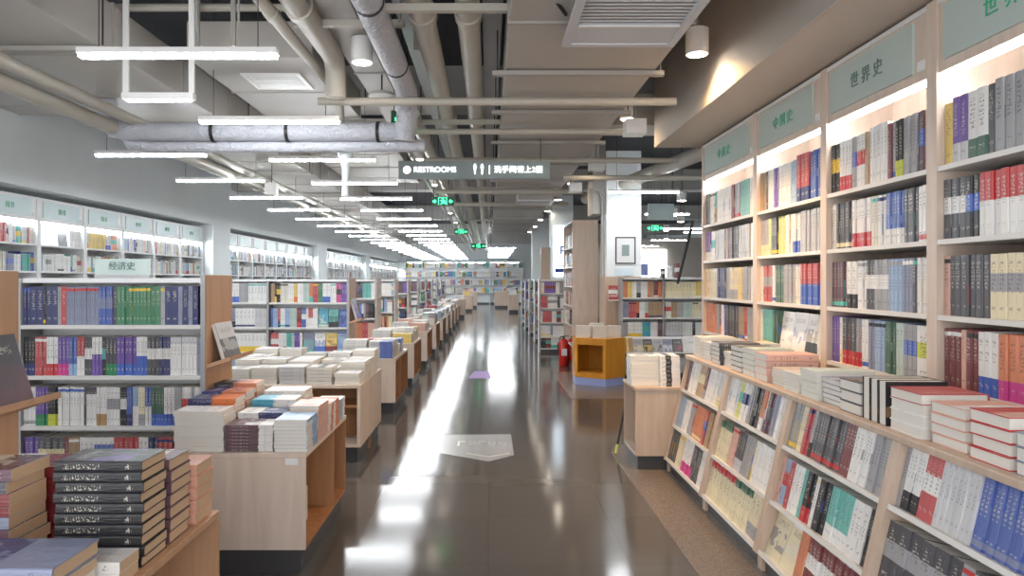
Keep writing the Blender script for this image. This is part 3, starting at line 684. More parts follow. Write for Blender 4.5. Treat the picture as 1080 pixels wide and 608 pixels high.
# two-bay shelves right of the column with a slanted lower front
t = thing('display_bookcase', 'white framed two-bay bookcase beyond the end cabinet with slanted bottom rack', 'bookcase', (2.11, 11.2, 0))
for x in (0, .65, 1.33): bx(x-.012, x+.012, 0, .3, 0, 1.64).build('upright', 'steel_grey', t)
bx(0, 1.33, .29, .3, .1, 1.62).build('back_panel', 'case_white', t); bx(0, 1.33, 0, .3, 1.615, 1.64).build('top_panel', 'shelf_white', t); bx(0, 1.33, .02, .3, 0, .1).build('plinth', 'plinth_dark', t)
rs = [["O2 Y2 W2 G2 W3 O1:.8 H2 r2 O2", "C9:1.1 Y2 H1"], ["Q2 R3:.9 O1 W2 m1 H5", "I2 H2 G2 m3 C2 I2"], ["G2 W6 c2:1.8 W3 p2", "g6 W3 K1 W3"]]
for k, z in enumerate((1.33, 1.01, .69)):
    bx(.012, 1.318, 0, .29, z-.02, z).build('shelf', 'shelf_white', t)
    for i in range(2): fill_row(frame((2.11+.015+.665*i, 11.21, z), 0), .63, rs[k][i], 'the %s of the two-bay case, %s bay' % (SHN[k], ('left', 'right')[i]), h=.25)
b_ = MB(); b_.T = frame((0, 0, 0), 0, 24, -.26, .47); b_.box(0, 1.33, 0, .02, 0, .28); b_.box(0, 1.33, -.08, 0, -.02, 0); b_.build('slanted_rack', 'shelf_white', t)
fill_row(frame((2.12, 11.2, 0), 0, 24, -.335, .475), 1.25, "Y1 H2 FG FD FG FQ FD W2 FW FY", 'the slanted rack of the two-bay case', h=.27, wd=.16)
# book on wall ledge of clad column
t = thing('book_ledge', 'white ledge on the wood cladding of the near column', 'ledge', (1.95, 11.42, 1.27)); bx(0, .16, 0, .17, 0, .02).build('ledge_board', 'shelf_white', t)
m = Matrix.Translation((2.09, 11.46, 1.29)) @ Matrix.Rotation(R(-10), 4, 'X') @ Matrix.Rotation(R(90), 4, 'Z')
book('hardcover_book', m, (.02, .15, .23), 'R', 'W', 3, 'red book facing out on the ledge of the clad column', None)
# tall end shelf left of the column
bookcase('tall narrow maple shelf with its end panel beside the column', (1.48, 14.0, 0), -90, 1.5, .45, 2.66, (2.2, 1.85, 1.5, 1.15, .8, .45), name='tall_bookcase', body='pale_maple')
for k, z in enumerate((2.2, 1.85, 1.5, 1.15, .8)):
    fill_row(frame((1.48, 13.96, z), -90), 1.42, rand_spec(30, 'WGrKHSWp'), 'the %s shelf of the tall narrow bookcase' % ordw(k+1), h=.25)
# framed picture and notice on column
t = thing('picture_frame', 'dark framed picture with white mount on the near column', 'picture', (2.075, 11.60, 1.87))
bx(0, .33, -.0, .018, 0, .02).build('frame', 'frame_dark', t); 
for a in ((0, .33, 0, .018, .42, .44), (0, .02, 0, .018, .02, .42), (.31, .33, 0, .018, .02, .42)): bx(*a).build('frame', 'frame_dark', t)
bx(.02, .31, .008, .014, .02, .42).build('mount', 'plate_white', t); bx(.105, .225, .004, .008, .13, .31).build('print', 'sign_grey', t)
for o in t.children: o.location.y -= 0
o = bx(2.06, 2.36, 11.592, 11.6, 1.68, 1.80).build('notice', 'sheet'); tag(o, 'pale blue sheet fixed below the framed picture on the column', 'notice')
for i, x in enumerate((1.86, 1.895)):
    o = tb([(x, 11.66, 1.66), (x, 11.66, 2.95), (x-.05, 11.63, 3.06), (x-.2, 11.6, 3.1)], .014, 8).build('conduit_pipe', 'duct_side', smooth=True); tag(o, 'thin grey conduit running up the column side, %s one' % ('left', 'right')[i], 'pipe')
# lit poster on the far column
o = bx(1.62, 2.03, 17.56, 17.6, 1.70, 2.95).build('poster', 'poster_light'); tag(o, 'tall pale lit poster with blue marks on the far column', 'poster')
ch = MB()
for a in ((.16, .20, .55, .75), (.16, .30, .71, .75), (.16, .24, .62, .65), (.24, .34, .55, .59), (.30, .34, .59, .70), (.03, .38, .10, .19), (.05, .36, .25, .27)):
    ch.box(1.62+a[0], 1.62+a[1], 17.552, 17.56, 1.7+a[2], 1.7+a[3])
ch.build('blue_mark', 'blue_ink', o)
o = bx(1.27, 1.50, 17.2, 17.3, 0, 2.4).build('wood_panel', 'maple'); tag(o, 'narrow upright maple panel left of the lit poster', 'panel')
# umbrella-like black stick with yellow tip leaning by the end cabinet
t = thing('black_pole', 'black pole with yellow tip leaning behind the low end cabinet', 'pole', (1.19, 6.55, 0))
MB().tube([(0, 0, .09), (.13, .12, .62)], .011, 8).build('shaft', 'black', t); MB().tube([(-.02, -.016, 0.01), (0, 0, .09)], [.014, .012], 8).build('tip', 'yellow_tip', t)
o = tb([(2.82, 10.6, 1.55), (3.05, 10.6, 2.48)], .022, 8).build('boom_pole', 'black'); tag(o, 'slanting black pole above the two-bay bookcase', 'pole')
for q, (x, l) in enumerate(((2.75, 'K'), (2.86, 'W'), (2.98, 'r'))):
    book('paperback_book', frame((x, 11.25, 1.64), 0), (.05, .14, .15+.04*q), l, 'W', 3, '%s book standing on top of the two-bay bookcase' % PAL[l][1], None)

# right background room
struct('wall_side', bx(3.0, 9.0, 30, 30.2, 0, 3.4), 'wall_cream')
o = bx(4.9, 7.5, 29.9, 29.98, 1.7, 2.9).build('light_wall_panel', 'lightbox'); tag(o, 'large white glowing wall panel in the far right background', 'light panel')
o = bx(5.9, 6.7, 29.84, 29.9, 1.8, 2.3).build('blue_sign', 'blue_band'); tag(o, 'small light blue sign before the white glowing panel', 'sign')
o = bx(3.02, 3.5, 13.4, 13.5, 2.75, 3.05).build('hanging_sign', 'header_left'); tag(o, 'pale blank hanging sign between column and right wall cases', 'sign')
for i in range(4):
    bookcase('background bookcase beyond the column, %s from the left' % ordw(i+1), (3.4+1.25*i, 20, 0), 0, 1.2, .4, 1.7, (1.35, 1.0, .65, .3), name='floor_bookcase', body='maple', group='bookcases in the right background')
    for k, z in enumerate((1.35, 1.0, .65)): fill_row(frame((3.44+1.25*i, 20.01, z), 0), 1.1, rand_spec(28), 'the %s of the %s background bookcase' % (SHN[k], ordw(i+1)), h=.24)
for i, (x, y) in enumerate(((3.4, 12.5), (4.0, 15.4), (4.6, 17), (5.0, 20), (4.2, 22), (6.0, 24))):
    t = thing('ceiling_downlight', 'small round downlight in the right background, %s one back' % ordw(i+1), 'lamp', (x, y, 3.0)); tb([(0, 0, 0), (0, 0, .16)], .09, 14).build('housing', 'lamp_white', t); tb([(0, 0, -.004), (0, 0, 0)], .07, 14).build('lens', 'lamp_glow', t); tb([(0, 0, .16), (0, 0, 1.2)], .008, 6).build('rod', 'dark_metal', t)

# floor stickers
t = thing('floor_sticker', 'large grey arrow shaped sticker on the aisle floor', 'floor sticker', (0, 0, .0))
MB().prism([(-.47, 7.36), (.235, 7.38), (.235, 6.50), (.0, 6.27), (-.44, 6.58)], .0005, .002, 'z').build('sheet', 'decal', t)
g = MB()
random.seed(3)
for i in range(5):
    x = -.30+i*.10
    g.box(x, x+.02, 6.86, 7.06, .002, .0026); g.box(x, x+.075, 6.86, 6.89, .002, .0026) if i % 2 else g.box(x, x+.075, 7.03, 7.06, .002, .0026)
    if i in (1, 3, 4): g.box(x+.055, x+.075, 6.86, 7.06, .002, .0026)
g.prism([(-.2, 6.55), (.0, 6.42), (.2, 6.55), (.2, 6.59), (.0, 6.46), (-.2, 6.59)], .002, .0026, 'z')
g.build('markings', 'decal_ink', t)
o = MB().prism([(-.32, 11.6), (.05, 11.6), (.0, 12.5), (-.25, 12.5)], .0005, .002, 'z').build('floor_sticker', 'purple_ink'); tag(o, 'small purple sticker further along the aisle floor', 'floor sticker')

# ------------------------------------------------------------------ lights
def tube_light(x0, y, z, label, L=1.2, hang=True, group='hanging tube lights'):
    t = thing('tube_light', label, 'lamp', (x0, y, z), 0, group)
    bx(0, L, -.034, .034, .02, .055).build('housing', 'lamp_white', t); bx(.01, L-.01, -.028, .028, 0, .02).build('tube', 'tube', t)
    for x in (.12, L-.12): tb([(x, 0, .055), (x, 0, 4.2-z)], .003, 5).build('wire', 'dark_metal', t)
    return t
for i in range(22):
    y = 4.29 if i == 0 else 4.15+1.93*i
    tube_light(-2.47, y, 2.945, 'hanging white tube light, %s from the camera in the row over the book tables' % ordw(i+1))
for i in range(20):
    tube_light(-4.25, 7.7+2.0*i, 2.945, 'hanging white tube light, %s from the camera in the row nearer the left wall' % ordw(i+1))
tube_light(1.85, 10.9, 2.94, 'single hanging white tube light right of the aisle before the column', 1.08)
tube_light(3.2, 14.5, 2.94, 'single hanging white tube light behind the white column', .9)
tube_light(3.3, 9.2, 2.94, 'hanging white tube light beyond the beam end, right of the wall cases')
tube_light(4.4, 18.5, 2.94, 'hanging white tube light in the right background')
for i in range(7):
    tube_light(5.5, 12+4*i, 2.94, 'hanging tube light over the right background, %s' % ordw(i+1)) if i else None
for i in range(6):
    tube_light(.0, 31+2.5*i, 3.0, 'hanging white tube light over the far aisle end, %s' % ordw(i+1))
# short bracketed light
t = thing('bracket_light', 'short tube light in a white hanging bracket under the left duct', 'lamp', (-2.72, 5.3, 2.945))
bx(0, .53, -.03, .03, .0, .05).build('housing', 'lamp_white', t)
bx(.03, .5, -.02, .02, -.008, .0).build('tube', 'tube', t)
for x in (0, .49): bx(x, x+.04, -.01, .01, .05, 1.25).build('bracket', 'lamp_white', t)

def downlight(x, y, z, label, r=.085, h=.19, spot=None, group='cylinder downlights'):
    t = thing('cylinder_downlight', label, 'lamp', (x, y, z), 0, group)
    MB().tube([(0, 0, 0), (0, 0, h)], r, 24).build('housing', 'lamp_white', t, smooth=True)
    tb([(0, 0, -.003), (0, 0, .0)], r*.82, 24).build('lens', 'lamp_glow', t)
    tb([(0, 0, h), (0, 0, 4.2-z)], .01, 6).build('rod', 'duct_side', t)
    if spot:
        ld = bpy.data.lights.new('lamp', 'SPOT'); ld.energy = spot; ld.color = (1, .62, .30); ld.spot_size = R(150); ld.spot_blend = 1; ld.shadow_soft_size = .05
        lo = bpy.data.objects.new('lamp', ld); COL.objects.link(lo); lo.parent = t; lo.location = (0, 0, -.02); lo.rotation_euler = (0, 0, 0)
for i in range(9):
    y = 5.35 if i == 0 else 5.0+2.5*i
    downlight(1.57 if i == 0 else 1.47, y, 3.30, ('white cylinder downlight casting a warm pool on the beam' if i == 0 else 'white cylinder downlight over the right of the aisle, %s from the camera' % ordw(i+1)), spot=100 if i == 0 else (14 if i < 5 else None))
for i in range(7):
    downlight(-.985, [5.55, 10.0, 12.7, 15.4, 18, 21, 24][i], 3.30, 'white cylinder downlight over the left of the aisle, %s from the camera' % ordw(i+1), spot=14 if i < 4 else None)

# ------------------------------------------------------------------ ceiling services
def duct(label, x0, x1, y0, y1, z0, z1, straps=(), name='air_duct', seam=1.2, mat='duct'):
    t = thing(name, label, 'duct', (0, 0, 0))
    bx(x0, x1, y0, y1, z0, z1).build('duct_body', mat, t, bevel=.008)
    y = y0+seam; k = 0
    while y < y1 and k < 30:
        bx(x0-.012, x1+.012, y-.012, y+.012, z0-.012, z1+.01).build('flange', 'duct_side', t); y += seam; k += 1
    for y in straps:
        bx(x0-.10, x1+.06, y-.03, y+.03, z0-.045, z0-.013).build('support_bar', 'duct_side', t)
        tb([(x0-.06, y, z0-.02), (x0-.06, y, 4.2)], .006, 6).build('hanger_rod', 'dark_metal', t); tb([(x1+.035, y, z0-.02), (x1+.035, y, 4.2)], .006, 6).build('hanger_rod', 'dark_metal', t)
duct('wide beige air duct running over the right of the aisle', .13, 1.27, .5, 25, 3.2, 3.62, [3.0, 5.4, 6.65, 8.1, 9.6, 11.2, 13, 15.5, 18, 21, 24], seam=3.9)
duct('large pale air duct along the left over the book tables', -3.78, -2.8, .5, 26, 3.29, 3.66, [5.1, 8.2, 11, 14, 17, 20, 23])
duct('pale duct panel carrying the square vent', -2.44, -1.42, 5.75, 7.9, 3.4, 3.7, [], seam=1.05)
duct('pale duct crossing left at the near ceiling', -3.7, -2.95, 2.6, 4.9, 3.68, 4.1, [])
duct('narrow beige duct beside the big insulated pipe', -1.22, -.94, .5, 9, 3.5, 3.75, [4.4, 7.4])
duct('pale duct branch beyond the insulated cross pipes', -2.6, -1.3, 9.2, 13.5, 3.45, 3.7, [])
duct('pale branch duct joining the wide duct on the right', 1.30, 3.4, 8.0, 8.6, 3.35, 3.7, [])
def pipe(label, pts, r, mat='pipe', couplings=(), name='ceiling_pipe', seg=16):
    t = thing(name, label, 'pipe', (0, 0, 0))
    MB().tube(pts, r, seg).build('pipe_run', mat, t, smooth=True)
    for (a, b_) in couplings: MB().tube([a, b_], r*1.18, seg).build('coupling', mat, t, smooth=True)
    return t
def ypipe(label, x, z, r, y0, y1, mat='pipe', extra=(), cp=3.0):
    pts = [(x, y0, z), (x, y1, z)]+list(extra); c = []; y = y0+1.3
    while y < y1-.2 and len(c) < 6: c.append(((x, y-.05, z), (x, y+.05, z))); y += cp
    return pipe(label, pts, r, mat, c)
ypipe('left one of the two beige pipes above the aisle', -.445, 3.4, .085, .5, 40)
ypipe('right one of the two beige pipes above the aisle', -.135, 3.4, .08, .5, 40)
ypipe('thin beige pipe angling beside the left elbow pipe', -1.46, 3.4, .045, .5, 6.9, extra=[(-1.46, 6.97, 3.36), (-1.46, 7.0, 3.2), (-1.46, 7.0, 3.0)])
ypipe('thick beige pipe ending in a downward elbow', -1.27, 3.44, .085, .5, 5.75, extra=[(-1.27, 5.86, 3.42), (-1.27, 5.92, 3.34), (-1.27, 5.92, 3.12)])
ypipe('upper pipe along the left wall duct', -3.32, 3.1, .05, .5, 40)
ypipe('lower thick pipe along the left wall duct', -3.50, 3.03, .065, .5, 40)
ypipe('thin pipe over the far left of the aisle', -.95, 3.15, .03, 7.5, 40)
ypipe('thick far pipe over the left of the aisle', -.78, 3.32, .07, 7.3, 40)
pipe('silver insulated pipe dropping to the cross pipes', [(-.73, .5, 3.3), (-.73, 6.35, 3.3), (-.74, 6.52, 3.25), (-.76, 6.6, 3.1), (-.78, 6.62, 2.9)], .095, 'wrap')
pipe('upper silver insulated cross pipe with raised end', [(-.70, 6.7, 3.0), (-3.36, 6.7, 3.0), (-3.52, 6.7, 3.03), (-3.58, 6.7, 3.14), (-3.59, 6.7, 3.45)], .088, 'wrap')
pipe('lower silver insulated cross pipe', [(-.60, 6.78, 2.885), (-3.2, 6.78, 2.875), (-3.4, 6.78, 2.9), (-3.45, 6.78, 3.0)], .06, 'wrap')
for i, (y, z, x0, x1, r) in enumerate(((6.06, 3.125, -1.45, 1.6, .034), (7.35, 3.14, -.8, 1.5, .03), (9.0, 3.12, -.8, 2.4, .035), (10.4, 3.1, 1.1, 3.3, .04), (12.0, 3.1, -.9, 1.6, .04), (14.2, 3.12, -.9, 1.6, .04))):
    pipe('beige pipe crossing under the wide duct, %s from the camera' % ordw(i+1), [(x0, y, z), (x1, y, z)], r)
pipe('thick pipe slanting beyond the end of the beam', [(1.85, 13.5, 3.15), (2.9, 8.2, 3.25)], .1)
pipe('white pipe crossing before the dark slab at the top left', [(-3.3, 5.6, 3.75), (-1.5, 5.6, 3.75)], .03)
for i, (x, y) in enumerate(((-2.05, 5.0), (-1.9, 5.3), (-1.72, 4.9), (-2.25, 5.5), (-.6, 4.8), (-.55, 5.4))):
    o = tb([(x, y, 3.0 if i < 0 else 3.35), (x, y, 4.2)], .008+.012*(i % 2), 6).build('hanger_rod', 'duct_side'); tag(o, 'vertical hanger rod below the dark slab, %s from the left' % ('third', 'fourth', 'fifth', 'second', 'sixth', 'seventh')[i], 'rod')
for i, (a, b_) in enumerate((((-2.6, 6.70, 3.0), (-2.57, 6.70, 3.0)), ((-1.9, 6.7, 3.0), (-1.87, 6.7, 3.0)), ((-1.05, 6.7, 3.0), (-1.02, 6.7, 3.0)), ((-.73, 4.3, 3.3), (-.73, 4.33, 3.3)), ((-.73, 5.6, 3.3), (-.73, 5.63, 3.3)))):
    o = tb([a, b_], .099, 20).build('pipe_tie', 'black'); tag(o, 'thin black tie around the silver insulated pipe, %s' % ('leftmost of those on the cross pipe', 'middle one on the cross pipe', 'rightmost on the cross pipe', 'nearest one on the aisle pipe', 'second one on the aisle pipe')[i], 'tie')
o = tb([(.05, 3.6, 4.0), (.25, 3.9, 3.3), (.46, 4.2, 3.17)], .012, 8).build('power_cable', 'black', smooth=True); tag(o, 'black cable slanting down to the large ceiling air conditioner', 'cable')
# channel struts
for i, (x0, x1, y, z) in enumerate(((-.67, .18, 4.42, 3.27), (-1.4, -.6, 5.1, 3.42), (-.75, .15, 7.6, 3.27), (-.75, .15, 10.2, 3.27), (-.75, .15, 13, 3.27), (-.75, .15, 16, 3.27), (-.75, .15, 20, 3.27))):
    t = thing('support_channel', 'beige channel bar under the aisle pipes, %s from the camera' % ordw(i+1), 'bar', (0, 0, 0), 0, 'channel bars under the pipes')
    bx(x0, x1, y-.025, y+.025, z, z+.045).build('channel', 'pipe', t); tb([(x0+.03, y, z), (x0+.03, y, 4.2)], .006, 6).build('hanger_rod', 'dark_metal', t); tb([(x1-.03, y, z), (x1-.03, y, 4.2)], .006, 6).build('hanger_rod', 'dark_metal', t)
# cable trays
for i, (x, z) in enumerate(((.03, 3.5), (-.62, 3.6))):
    t = thing('cable_tray', 'dark cable tray above the aisle, %s one' % ('right', 'left')[i], 'cable tray', (x, 0, z))
    bx(-.07, -.06, .5, 30, 0, .06).build('rail', 'steel_grey', t); bx(.06, .07, .5, 30, 0, .06).build('rail', 'steel_grey', t)
    bx(-.06, .06, .5, 30, 0, .006).build('tray_bottom', 'steel_grey', t)
    for dx in (-.04, -.01, .02, .04): tb([(dx, .5, .03), (dx+.01, 12, .03), (dx, 30, .03)], .012, 6).build('cable', 'black', t)
# air-conditioning cassettes
def cassette(label, x0, x1, y0, y1, z, hz):
    t = thing('air_conditioner', label, 'air conditioner', (x0, y0, z)); W = x1-x0; D = y1-y0
    bx(.02, W-.02, .02, D-.02, .03, hz).build('casing', 'duct_side', t)
    m_ = MB(); m_.box(0, W, 0, .05, 0, .03); m_.box(0, W, D-.05, D, 0, .03); m_.box(0, .05, .05, D-.05, 0, .03); m_.box(W-.05, W, .05, D-.05, 0, .03); m_.build('frame', 'cassette', t)
    gy = D-.05-.30*min(1, D)
    bx(.05, W-.05, gy, D-.05, .008, .03).build('air_outlet_panel', 'cassette', t)
    bx(.06, W-.06, gy-.02, gy, .0, .01).build('outlet_flap', 'lamp_white', t)
    bx(.05, W-.05, .05, gy, .032, .05).build('filter', 'grille_dark', t)
    m_ = MB(); y = .06
    while y < gy-.01: m_.box(.05, W-.05, y, y+.013, .018, .023); y += .05
    m_.build('grille', 'cassette', t)
cassette('large ceiling air conditioner with grille above the near aisle', .475, 1.19, 3.1, 4.57, 3.10, .12)
cassette('small boxy air conditioner further down the wide duct', .5, 1.15, 12.4, 13.1, 2.98, .26)
t = thing('ceiling_vent', 'square white vent grille under the pale duct at the left', 'vent', (-2.15, 6.15, 3.385))
m_ = MB(); m_.box(0, .52, 0, .04, 0, .012); m_.box(0, .52, .46, .5, 0, .012); m_.box(0, .04, .04, .46, 0, .012); m_.box(.48, .52, .04, .46, 0, .012); m_.build('frame', 'lamp_white', t)
bx(.04, .48, .04, .46, .010, .014).build('backing', 'grille_dark', t)
m_ = MB(); [m_.box(.04, .48, .055+i*.052, .08+i*.052, .0, .009) for i in range(8)]; m_.build('grille', 'lamp_white', t)
t = thing('ceiling_speaker', 'round white ceiling disc beside the insulated pipe', 'speaker', (-.98, 6.55, 3.28)); MB().tube([(0, 0, 0), (0, 0, .015), (0, 0, .05)], [.11, .125, .10], 24).build('rim', 'lamp_white', t, smooth=True); tb([(0, 0, .05), (0, 0, .9)], .008, 6).build('rod', 'dark_metal', t)
# plastic drip sleeve and small bag on pipes
mb = MB(); mb.tube([(-1.39, 6.9, 2.93), (-1.385, 6.9, 2.84), (-1.385, 6.9, 2.68), (-1.39, 6.9, 2.5), (-1.39, 6.9, 2.42)], [.085, .075, .035, .03, .034], 14, cap=False)
o = mb.build('drip_sleeve', 'plastic', smooth=True); tag(o, 'white plastic drip sleeve hanging from the insulated cross pipes', 'sleeve')
t = thing('junction_box', 'small white box hanging beside the left tube lights', 'box', (-3.02, 9.6, 2.76)); bx(0, .16, 0, .12, 0, .16).build('box_body', 'lamp_white', t, bevel=.01); tb([(.08, .06, .16), (.08, .06, .45)], .006, 6).build('rod', 'dark_metal', t)
# power boxes under the duct side
for i, (x, y) in enumerate(((1.36, 7.0), (1.33, 9.3), (1.33, 11.6))):
    t = thing('junction_box', 'white box at the right edge of the wide duct, %s from the camera' % ordw(i+1), 'box', (x, y, 3.05)); bx(0, .2, 0, .2, 0, .15).build('box_body', 'lamp_white', t, bevel=.005); tb([(.1, .1, .15), (.1, .1, 1.15)], .012, 6).build('rod', 'duct_side', t)

# overhead restroom sign
t = thing('hanging_sign', 'long grey green restroom direction sign hanging over the aisle', 'sign', (-1.01, 8.0, 2.745))
pn = bx(0, 1.70, 0, .06, 0, .20).build('sign_panel', 'sign_grey', t)
lettering('lettering', 'RESTROOMS', .085, Matrix.Translation((.41, -.004, .10)) @ TXT, 'sign_text', pn)
lettering('lettering', '洗手间请上2层', .085, Matrix.Translation((1.35, -.004, .10)) @ TXT, 'sign_text', pn)
g = MB(); g.tube([(.095, -.004, .10), (.095, .0, .10)], .042, 20)
for x in (.86, .94):
    g.tube([(x, -.004, .155), (x, 0, .155)], .012, 10); g.prism([(x-.018, .14), (x+.018, .14), (x+.008, .095), (x+.006, .05), (x-.006, .05), (x-.008, .095)], -.004, 0, 'y')
g.box(1.02, 1.027, -.004, 0, .05, .15); g.build('pictogram', 'sign_text', pn)
for x in (.1, 1.6): tb([(x, .03, .2), (x, .03, 1.4)], .005, 6).build('wire', 'dark_metal', t)
# exit signs
def exit_sign(x, y, z, label, w_=.38, h_=.15, rz=0):
    t = thing('exit_sign', label, 'sign', (x, y, z), rz, 'green exit signs'); pn = bx(-w_/2, w_/2, 0, .03, 0, h_).build('panel', 'exit_dark', t)
    g = MB(); g.tube([(.0, -.004, h_*.78), (0, 0, h_*.78)], h_*.1, 10); g.prism([(-.05*w_/.38, h_*.62), (.03*w_/.38, h_*.68), (.05*w_/.38, h_*.45), (.06*w_/.38, h_*.15), (.02, h_*.3), (-.05, h_*.12), (-.01, h_*.42)], -.004, 0, 'y')
    g.box(-.075, -.065, -.004, 0, h_*.12, h_*.88); g.box(.065, .075, -.004, 0, h_*.12, h_*.88); g.box(-.075, .075, -.004, 0, h_*.88, h_*.93)
    for s in (-1, 1): g.prism([(s*w_*.27, h_*.5), (s*w_*.36, h_*.75), (s*w_*.36, h_*.6), (s*w_*.44, h_*.6), (s*w_*.44, h_*.4), (s*w_*.36, h_*.4), (s*w_*.36, h_*.25)], -.004, 0, 'y')
    g.build('pictogram', 'exit_green', pn)
    for s in (-1, 1): tb([(s*w_*.4, .015, h_), (s*w_*.4, .015, 4.2-z)], .004, 6).build('wire', 'dark_metal', t)
exit_sign(-.77, 12, 2.86, 'green exit sign hanging beyond the restroom sign, nearest of those facing the camera')
exit_sign(-.78, 20.5, 2.93, 'green exit sign hanging mid aisle, second of those facing the camera')
exit_sign(-.42, 30, 2.95, 'green exit sign hanging furthest down the aisle', .6, .2)
exit_sign(3.75, 16, 2.7, 'green exit sign in the right background beside the column')
exit_sign(-.86, 7.1, 3.10, 'green exit sign seen almost edge-on by the insulated pipes', .36, .16, 70)

# ------------------------------------------------------------------ books: meshes
def unit_cover(hard):
    bm = bmesh.new(); uvl = bm.loops.layers.uv.new('UVMap')
    if hard: # boards + rounded spine, open on three sides
        outer = [(0, 1), (0, .03), (.06, .012), (.2, .002), (.5, 0), (.8, .002), (.94, .012), (1, .03), (1, 1)]
        inner = [(.93, 1), (.93, .04), (.5, .02), (.07, .04), (.07, 1)]
    else:
        outer = [(0, 1), (0, .004), (.03, 0), (.97, 0), (1, .004), (1, 1)]
        inner = [(.97, 1), (.97, .012), (.03, .012), (.03, 1)]
    ring = outer+inner; n = len(ring); no = len(outer)
    lo = [bm.verts.new((x, y, 0)) for x, y in ring]; hi = [bm.verts.new((x, y, 1)) for x, y in ring]
    for i in range(n):
        j = (i+1) % n; f = bm.faces.new((lo[i], lo[j], hi[j], hi[i]))
        for lp in f.loops:
            x, y, z = lp.vert.co
            if i < no-1:
                side = abs(ring[i][0]-ring[j][0]) < 1e-6 and (ring[i][1] > .5 or ring[j][1] > .5)
                lp[uvl].uv = ((2+y, z) if side else (x, z))
            else: lp[uvl].uv = (1.2, .5)
    # end caps (thin): quads between outer and inner
    for vs, s in ((lo, 0), (hi, 1)):
        f = bm.faces.new(vs if s else vs[::-1])
        for lp in f.loops: lp[uvl].uv = (1.2, .5)
    bmesh.ops.recalc_face_normals(bm, faces=bm.faces)
    me = bpy.data.meshes.new('hard_cover' if hard else 'soft_cover'); bm.to_mesh(me); bm.free(); me.materials.append(M['cover']); return me
def unit_pages(hard, mat):
    b_ = MB()
    b_.box(.07, .93, .03, .985, .012, .988) if hard else b_.box(.03, .97, .012, .998, .0005, .9995)
    me = bpy.data.meshes.new('page_block'); me.from_pydata(b_.v, [], b_.f)
    me.materials.append(M[mat]); return me
CM = {'hardcover_book': unit_cover(True), 'paperback_book': unit_cover(False)}
PM = {(k, p): unit_pages(k[0] == 'h', p) for k in CM for p in ('pages', 'pages_old')}
# how much of each book the camera sees (rays against furniture and all the books)
bpy.context.view_layer.update()
V, Fc = [], []
for o in list(COL.objects):
    if o.type != 'MESH' or o.name.startswith(('tube', 'wire', 'hanger', 'grille', 'lettering')): continue
    n0 = len(V); mw = o.matrix_world
    V += [mw @ v.co for v in o.data.vertices]; Fc += [tuple(n0+i for i in p.vertices) for p in o.data.polygons]
BF = [(0, 2, 3, 1), (4, 5, 7, 6), (0, 1, 5, 4), (2, 6, 7, 3), (0, 4, 6, 2), (1, 3, 7, 5)]
for b_ in BOOKS:
    t_, w_, h_ = b_['d']; b_['M'] = b_['m'] @ Matrix.Diagonal((t_, w_, h_, 1)); n0 = len(V)
    V += [b_['M'] @ Vector((x, y, z)) for z in (0, 1) for y in (0, 1) for x in (0, 1)]; Fc += [tuple(n0+i for i in f) for f in BF]
bvh = BVHTree.FromPolygons(V, Fc)
CAM = Vector((0, 0, 1.6))
def px(p):
    return (515+750*p.x/p.y, 296-750*(p.z-1.6)/p.y)
FACES = [((0, 0, 0), (1, 0, 0), (0, 0, 1), (0, -1, 0)), ((0, 0, 0), (0, 1, 0), (0, 0, 1), (-1, 0, 0)), ((1, 0, 0), (0, 1, 0), (0, 0, 1), (1, 0, 0)),
         ((0, 1, 0), (1, 0, 0), (0, 0, 1), (0, 1, 0)), ((0, 0, 1), (1, 0, 0), (0, 1, 0), (0, 0, 1)), ((0, 0, 0), (1, 0, 0), (0, 1, 0), (0, 0, -1))]
for b_ in BOOKS:
    sc_ = 0; Mx = b_['M']
    for o0, e1, e2, nn in FACES:
        n_ = (b_['m'].to_3x3() @ Vector(nn)).normalized(); cpt = Mx @ (Vector(o0)+.5*Vector(e1)+.5*Vector(e2))
        if (CAM-cpt).dot(n_) <= 0 or cpt.y < .3: continue
        A_ = px(Mx @ Vector(o0)); B_ = px(Mx @ (Vector(o0)+Vector(e1))); C_ = px(Mx @ (Vector(o0)+Vector(e2)))
        area = abs((B_[0]-A_[0])*(C_[1]-A_[1])-(B_[1]-A_[1])*(C_[0]-A_[0]))
        vis = 0; N_ = 0
        for s, u_ in ((.5, .15), (.5, .5), (.5, .85), (.15, .5), (.85, .5)):
            P = Mx @ (Vector(o0)+s*Vector(e1)+u_*Vector(e2)); q_ = px(P); N_ += 1
            if not (0 <= q_[0] <= 1080 and 0 <= q_[1] <= 608): continue
            P2 = P+n_*.002; d_ = CAM-P2; L_ = d_.length
            if bvh.ray_cast(P2, d_/L_, L_)[0] is None: vis += 1
        sc_ += area*vis/N_
    b_['s'] = sc_
seen_labels = {}
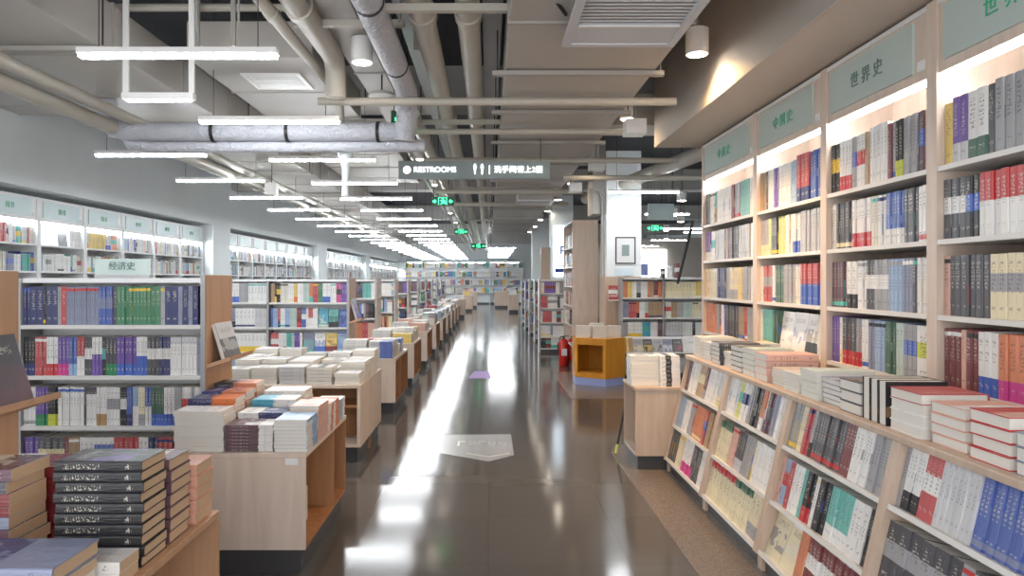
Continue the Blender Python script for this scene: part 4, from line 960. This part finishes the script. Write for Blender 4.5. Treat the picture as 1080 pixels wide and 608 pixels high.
for kind in CM:
    lst = sorted([b_ for b_ in BOOKS if b_['kind'] == kind], key=lambda q: -q['s'])
    ind, rest = lst[:300], lst[300:]
    rest += [b_ for b_ in ind if b_['s'] <= 0]; ind = [b_ for b_ in ind if b_['s'] > 0]
    seed_ = {}
    for b_ in ind:
        p = b_['pages']
        if p not in seed_:
            c0 = bpy.data.objects.new(kind, CM[kind]); k0 = bpy.data.objects.new('page_block', PM[(kind, p)]); seed_[p] = (c0, k0); c, k_ = c0, k0
        else:
            c = seed_[p][0].copy(); k_ = seed_[p][1].copy()
            if 'group' in c: del c['group']
        COL.objects.link(c); COL.objects.link(k_); k_.parent = c
        c.matrix_world = b_['M']; c.color = (*b_['c'], b_['a'])
        lab = b_['label']
        c['label'] = lab; c['category'] = 'book'
        if b_['group']: c['group'] = b_['group']
    # the many others
    vs, fs, mi, cols_, uvs = [], [], [], [], []
    bt = .07 if kind[0] == 'h' else .03
    for b_ in rest:
        col = (*b_['c'], b_['a']); pm = 2 if b_['pages'] == 'pages_old' else 1
        if b_['s'] > 0: boxes = [((0, bt), (0, 1), (0, 1), 0), ((1-bt, 1), (0, 1), (0, 1), 0), ((bt, 1-bt), (0, .02), (0, 1), 0), ((bt, 1-bt), (.02, .985), (.006, .994), pm)]
        else: boxes = [((0, 1), (0, 1), (0, 1), 0)]
        for (xa, xb), (y_a, y_b), (za, zb), mk in boxes:
            n0 = len(vs); co = [(x, y, z) for z in (za, zb) for y in (y_a, y_b) for x in (xa, xb)]
            vs += [tuple(b_['M'] @ Vector(q)) for q in co]
            for fi, f in enumerate(BF):   # bottom, top, front(spine), rear, left, right
                fs.append(tuple(n0+i for i in f)); mi.append(mk); cols_ += [col]*4
                uvs += [((co[i][0], co[i][2]) if fi == 2 else (2+co[i][1], co[i][2]) if fi in (4, 5) else (1.2, .5)) for i in f]
    me = bpy.data.meshes.new(kind+'s'); me.from_pydata(vs, [], fs)
    me.materials.append(M['cover_many']); me.materials.append(M['pages']); me.materials.append(M['pages_old']); me.polygons.foreach_set('material_index', mi)
    ca = me.color_attributes.new('cover_colour', 'FLOAT_COLOR', 'CORNER'); ca.data.foreach_set('color', [c for q in cols_ for c in q])
    ul = me.uv_layers.new(name='UVMap'); ul.data.foreach_set('uv', [c for q in uvs for c in q])
    o = bpy.data.objects.new(kind+'_mass', me); COL.objects.link(o)
    tag(o, 'remaining small and distant %s filling the shelves and tables' % kind.replace('_', ' ').replace('book', 'books'), 'books', kind='stuff')
    print('BOOKS', kind, len(ind), len(rest), 'min score', ind[-1]['s'])
